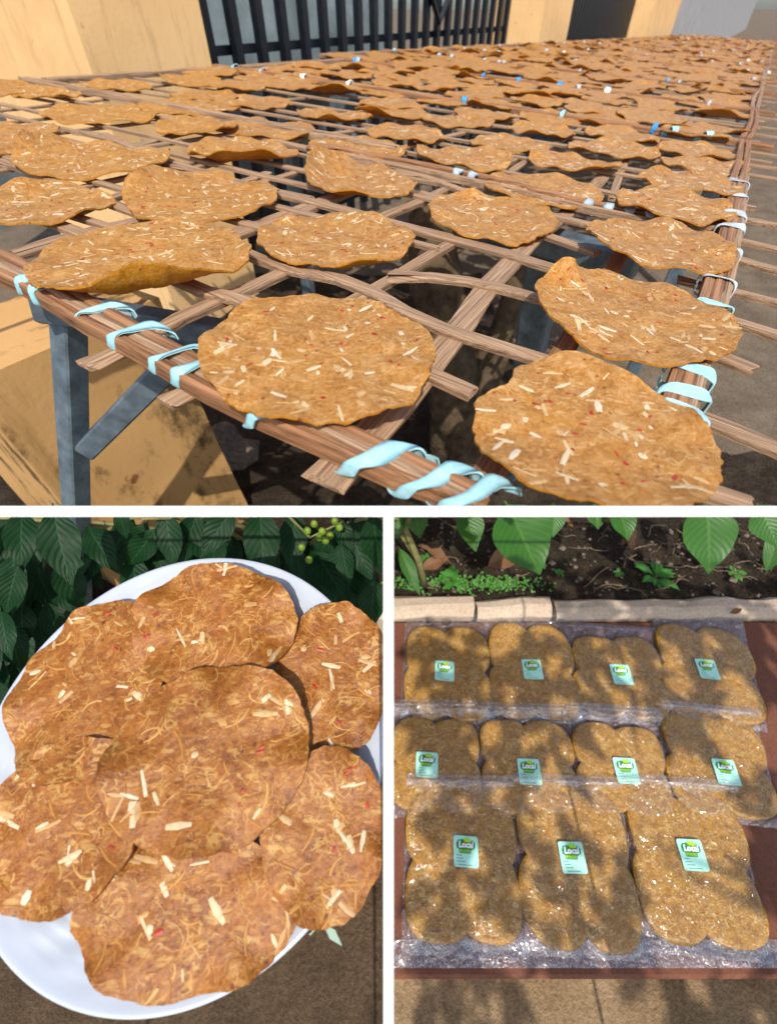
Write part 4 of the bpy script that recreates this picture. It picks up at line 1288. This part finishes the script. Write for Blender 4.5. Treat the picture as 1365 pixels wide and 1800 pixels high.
def stack_mesh(rx, ry, h, seed):
    rr_ = random.Random(seed); o3 = Vector((seed * 2.1, seed * .7, 0))
    vs, fs = [], []
    n = 40; layers = 9
    def R_(a, l): return 1 + .03 * math.sin(3 * a + seed) + .014 * mn.noise(Vector((math.cos(a) * 3, math.sin(a) * 3, l * 2.1)) + o3) + (.02 if l % 2 else 0) * (1 if 0 < l < layers else 0)
    for l in range(layers):
        for k in range(n):
            a = 2 * PI * k / n; r = R_(a, l)
            vs.append((sq(math.cos(a)) * rx * r, sq(math.sin(a)) * ry * r, h * .93 * l / (layers - 1)))
    rings = 9
    for q in range(1, rings + 1):
        t = 1 - q / rings
        for k in range(n):
            a = 2 * PI * k / n; r = R_(a, 0) * t
            x, y = sq(math.cos(a)) * rx * r, sq(math.sin(a)) * ry * r
            z = h * (.93 + .07 * (1 - t ** 3)) + .0028 * mn.fractal(Vector((x * 60, y * 60, 0)) + o3, 1, 2, 3)
            vs.append((x, y, z))
    for l in range(layers + rings - 1):
        for k in range(n):
            j = (k + 1) % n; fs.append((l*n+k, l*n+j, l*n+n+j, l*n+n+k))
    fs.append(tuple(range(n - 1, -1, -1)))
    return mesh('cracker_stack', vs, fs, True)
stack_lib = {}
def bag(x0, x1, ytop, ybot, yflap, lpx, lrot, lab, seed, foot=.012, lift=0.0):
    """x0..x1, ytop..ybot: picture extents of the crackers in the bag; yflap: far edge of the film"""
    rr_ = random.Random(seed)
    ym = (ytop + ybot) / 2
    h = .0125
    a, b = ground(x0, ym, LZ + h), ground(x1, ym, LZ + h)
    T, B, Fp = ground((x0+x1)/2, ytop, LZ + h).y, ground((x0+x1)/2, ybot, LZ + .01).y, ground((x0+x1)/2, yflap, LZ + lift + .003).y
    W, L = b.x - a.x, T - B
    cxx, cyy = (a.x + b.x) / 2, (T + B) / 2
    e = empty('cracker_bag', (cxx, cyy, LZ + .001), rr_.uniform(-.02, .02))
    tag(e, lab, 'bag', 'clear bags of crackers laid out on the ledge')
    k_ = cxx * .42 / .9 * .55                                  # the soft bags lie a little skewed
    e.rotation_euler.z -= cxx * .12
    rx, ry = W / 4 * 1.16, L / 4 * 1.20
    lobes = []
    for sx in (-1, 1):
        for sy in (-1, 1):
            key = (round(rx, 3), round(ry, 3), rr_.randrange(3))
            if key not in stack_lib: stack_lib[key] = stack_mesh(rx, ry, h, len(stack_lib) + 1)
            px_, py_ = sx * W / 4 * .90 + rr_.uniform(-.002, .002), sy * L / 4 * .86 + rr_.uniform(-.003, .003)
            px_ += py_ * k_
            lobes.append((px_, py_))
            link('cracker_stack', stack_lib[key], M['bagged'], e, Matrix.Translation((px_, py_, .0015 if sx * sy > 0 else .0022)))
    # film
    nx, ny = 56, 84
    xw = W / 2 + .009
    covs = []
    y0_, y1_ = -L / 2 - foot, Fp - cyy
    vs, fs = [], []
    o3 = Vector((seed * 1.37, seed * 2.9, 0))
    for j in range(ny + 1):
        for i in range(nx + 1):
            x = -xw + 2 * xw * i / nx; y = y0_ + (y1_ - y0_) * j / ny
            cov = 0
            for (lx, ly) in lobes:
                d = (abs((x + y * k_ - lx) / rx) ** 2.5 + abs((y - ly) / ry) ** 2.5) ** .4
                cov = max(cov, 1 - max(0, min(1, (d - .95) / .22)) )
            cov = cov * cov * (3 - 2 * cov)
            covs.append(cov)
            fl = max(0, (y - L / 2) / max(.01, y1_ - L / 2))
            wr = (.35 - abs(mn.fractal(Vector((x * 22, y * 22, 0)) + o3, .8, 2.1, 4))) * 1.6
            z = .0025 + (h + .0022) * cov + wr * (.0012 + .0050 * (1 - cov)) + lift * min(1, fl * 2.2)
            if fl > 0: z += .003 * math.sin(x * 95 + seed + y * 40) * fl * (1 - fl) * 4
            if abs(x) > xw - .006 or y > y1_ - .008: z = .0012 + lift * min(1, fl * 2.2) + abs(wr) * .001
            vs.append((x + y * k_ + wr * .0015, y, max(z, .0008 + lift * min(1, fl * 2.2))))
    for j in range(ny):
        for i in range(nx):
            q = j * (nx + 1) + i; fs.append((q, q + 1, q + nx + 2, q + nx + 1))
    fm = mesh('plastic_film', vs, fs, True)
    fm.materials.append(M['film']); fm.materials.append(M['film_loose'])
    fm.polygons.foreach_set('material_index', [1 if covs[f[0]] < .5 else 0 for f in fs])
    link('plastic_film', fm, None, e)
    # zip seal across the flap
    mb = MB(); mb.box((-xw + .004, y1_ - .0135, .004 + lift), (xw - .004, y1_ - .0115, .0052 + lift)); mb.build('zip_seal', M['sheet'], e)
    lp = ground(lpx[0], lpx[1], LZ + h + .005)
    lb_ = link('label', L_face, M['sticker'], e, Matrix.Translation((lp.x - cxx, lp.y - cyy, h + .0062)) @ Matrix.Rotation(lrot, 4, 'Z') @ Matrix.Rotation(.03, 4, 'X') @ Matrix.Diagonal((.88, .80, .9, 1)))
    lb_['label'] = 'mint green product sticker with white lettering'
    link('logo_backing', L_blob, M['print_green'], lb_)
    link('logo_leaf', L_leaf, M['print_lime'], lb_)
    link('name_backing', L_plate, M['print_green'], lb_, Matrix.Translation((-.002, .0005, 0)))
    link('brand_lettering', T_local, M['print_white'], lb_, Matrix.Translation((0, .0075, .0011)))
    link('brand_lettering', T_food, M['print_lime'], lb_, Matrix.Translation((-.002, -.0018, .0011)))
    link('small_print', L_lines, M['print_dark'], lb_)
    return e
bag(714, 859, 1106, 1262, 1074, (781, 1180), -.06, 'clear bag of crackers by the kerb at the open end of its row', 1)
bag(863, 1008, 1100, 1262, 1074, (935, 1177), 0, 'clear bag of crackers by the cracked kerb, second from the white panel divider', 2)
bag(1014, 1164, 1121, 1262, 1097, (1091, 1186), .03, 'clear bag of crackers by the kerb set slightly lower than its neighbours', 3)
bag(1168, 1324, 1103, 1270, 1074, (1242, 1177), .0, 'brightly sunlit clear bag of crackers below the weed side of the kerb', 4)
bag(690, 841, 1264, 1425, 1230, (750, 1345), -.06, 'clear bag of crackers in the middle row beside the white panel divider', 5, lift=.022)
bag(850, 1008, 1268, 1428, 1236, (930, 1357), -.02, 'clear bag of crackers in the middle row, second from the white panel divider', 6, lift=.022)
bag(1016, 1170, 1275, 1428, 1238, (1100, 1355), .02, 'clear bag of crackers in the middle row, third from the white panel divider', 7, lift=.022)
bag(1180, 1346, 1258, 1436, 1236, (1276, 1357), .0, 'sunlit clear bag of crackers at the far end of the middle row', 8, lift=.022)
bag(718, 908, 1392, 1655, 1362, (818, 1497), -.05, 'large clear bag of crackers in the front row beside the white panel divider', 9, .020, lift=.022)
bag(917, 1108, 1388, 1662, 1362, (1005, 1508), .02, 'large clear bag of crackers in the middle of the front row', 10, .018, lift=.022)
bag(1119, 1318, 1392, 1662, 1364, (1215, 1503), .03, 'large clear bag of crackers at the sunny end of the front row', 11, .018, lift=.022)
# plastic sheet tucked over the ledge's front edge
vs, fs = [], []
y0_, y1_ = ground(700, 1702, LZ).y, ground(700, 1652, LZ).y
for j in range(9):
    for i in range(121):
        x = .004 + 1.2 * i / 120; y = y0_ + (y1_ - y0_) * j / 8
        w_ = mn.fractal(Vector((x * 14, y * 30, 4)), 1, 2, 5)
        vs.append((x, y, LZ + .0026 + abs(w_) * .0035))
for j in range(8):
    for i in range(120): q = j * 121 + i; fs.append((q, q + 1, q + 122, q + 121))
tag(link('plastic_sheet', mesh('plastic_sheet', vs, fs, True), M['sheet']), 'crinkled clear plastic sheet along the front edge of the ledge', 'plastic sheet')

# ------------------------------------------------------------------ thin white bars added as dividers between the three panels
ws_ = empty('panel_dividers', at_depth(682.5, 899, .248)); tag(ws_, 'thin white bars added as dividers between the three panels', 'stand')
DW = .248
def flat_bar(name, a, b, s):
    mb = MB(); Mx = frame_x(a, b, Vector((0, -CP, SP)))
    mb.box((0, -s / 2, -s / 2), ((b - a).length, s / 2, s / 2), Mx, b=.0004)
    attach(mb.build(name, M['white_paint']), ws_)
s_rail = 18.0 * DW / F_PX
flat_bar('cross_rail', at_depth(-700, 899, DW), at_depth(2065, 899, DW), s_rail)
dn = Vector((0, -SP, -CP))
for px in (-640, 682.5, 2005):
    a = at_depth(px, 908.2, DW)
    L = (a.z + .004) / CP
    flat_bar('leg', a, a + dn * L, s_rail * .97)

# ------------------------------------------------------------------ shade tree whose leaves dapple the ledge
tree = empty('shade_tree', (1.9, -2.3, 0)); tag(tree, 'leafy shade tree standing behind the ledge, branches reaching over it', 'tree')
attach(trunk([(1.9, -2.3, 0), (1.86, -2.25, .9), (1.75, -2.1, 1.4), (1.4, -1.7, 1.75), (.9, -1.2, 1.85)], [.09, .075, .06, .04, .015], None, n=14, amp=.12, seed=5).build('trunk', M['bark'], None, True), tree)
rr = random.Random(33)
cv, cf, cuv = [], [], []
lf_lib = [leaf_mesh(.10, .046, .2, .2, .05, 6, .42, .08, 900 + i) for i in range(4)]
for i in range(1500):
    # a spot on the ledge, followed towards the sun to branch height
    gx, gy = rr.uniform(.08, 1.25), rr.uniform(-.25, .80)
    hgt = rr.uniform(1.45, 1.85)
    t = (hgt - .1) / sun_dir.z
    c = Vector((gx, gy, .1)) + sun_dir * t
    if mn.fractal(Vector((gx * 5.2, gy * 5.2, 7.7)), 1, 2, 2) > -.03 - .22 * (gx - .45): continue
    me = rr.choice(lf_lib)
    Mx = Matrix.Translation(c) @ Matrix.Rotation(rr.uniform(0, 6.28), 4, 'Z') @ Matrix.Rotation(rr.uniform(-.7, .7), 4, 'X') @ Matrix.Rotation(rr.uniform(-.2, .9), 4, 'Y') @ Matrix.Scale(rr.uniform(.7, 1.15), 4)
    b0 = len(cv); cv += [Mx @ v.co for v in me.vertices]; cf += [tuple(b0 + q for q in f.vertices) for f in me.polygons]
attach(tag(link('crown', mesh('crown', cv, cf, True), M['canopy']), kind='stuff'), tree)
mb = MB()
for i in range(9):
    a = Vector((1.4 - rr.random() * .4, -1.6 + rr.random() * .2, 1.78)); b = Vector((.1 + rr.random() * 1.1, -1.35 + rr.random() * .75, rr.uniform(1.5, 1.8)))
    mb.tube([a, a.lerp(b, .5) + Vector((0, 0, .08)), b], [.014, .009, .004], 7)
attach(mb.build('branches', M['bark'], None, True), tree)
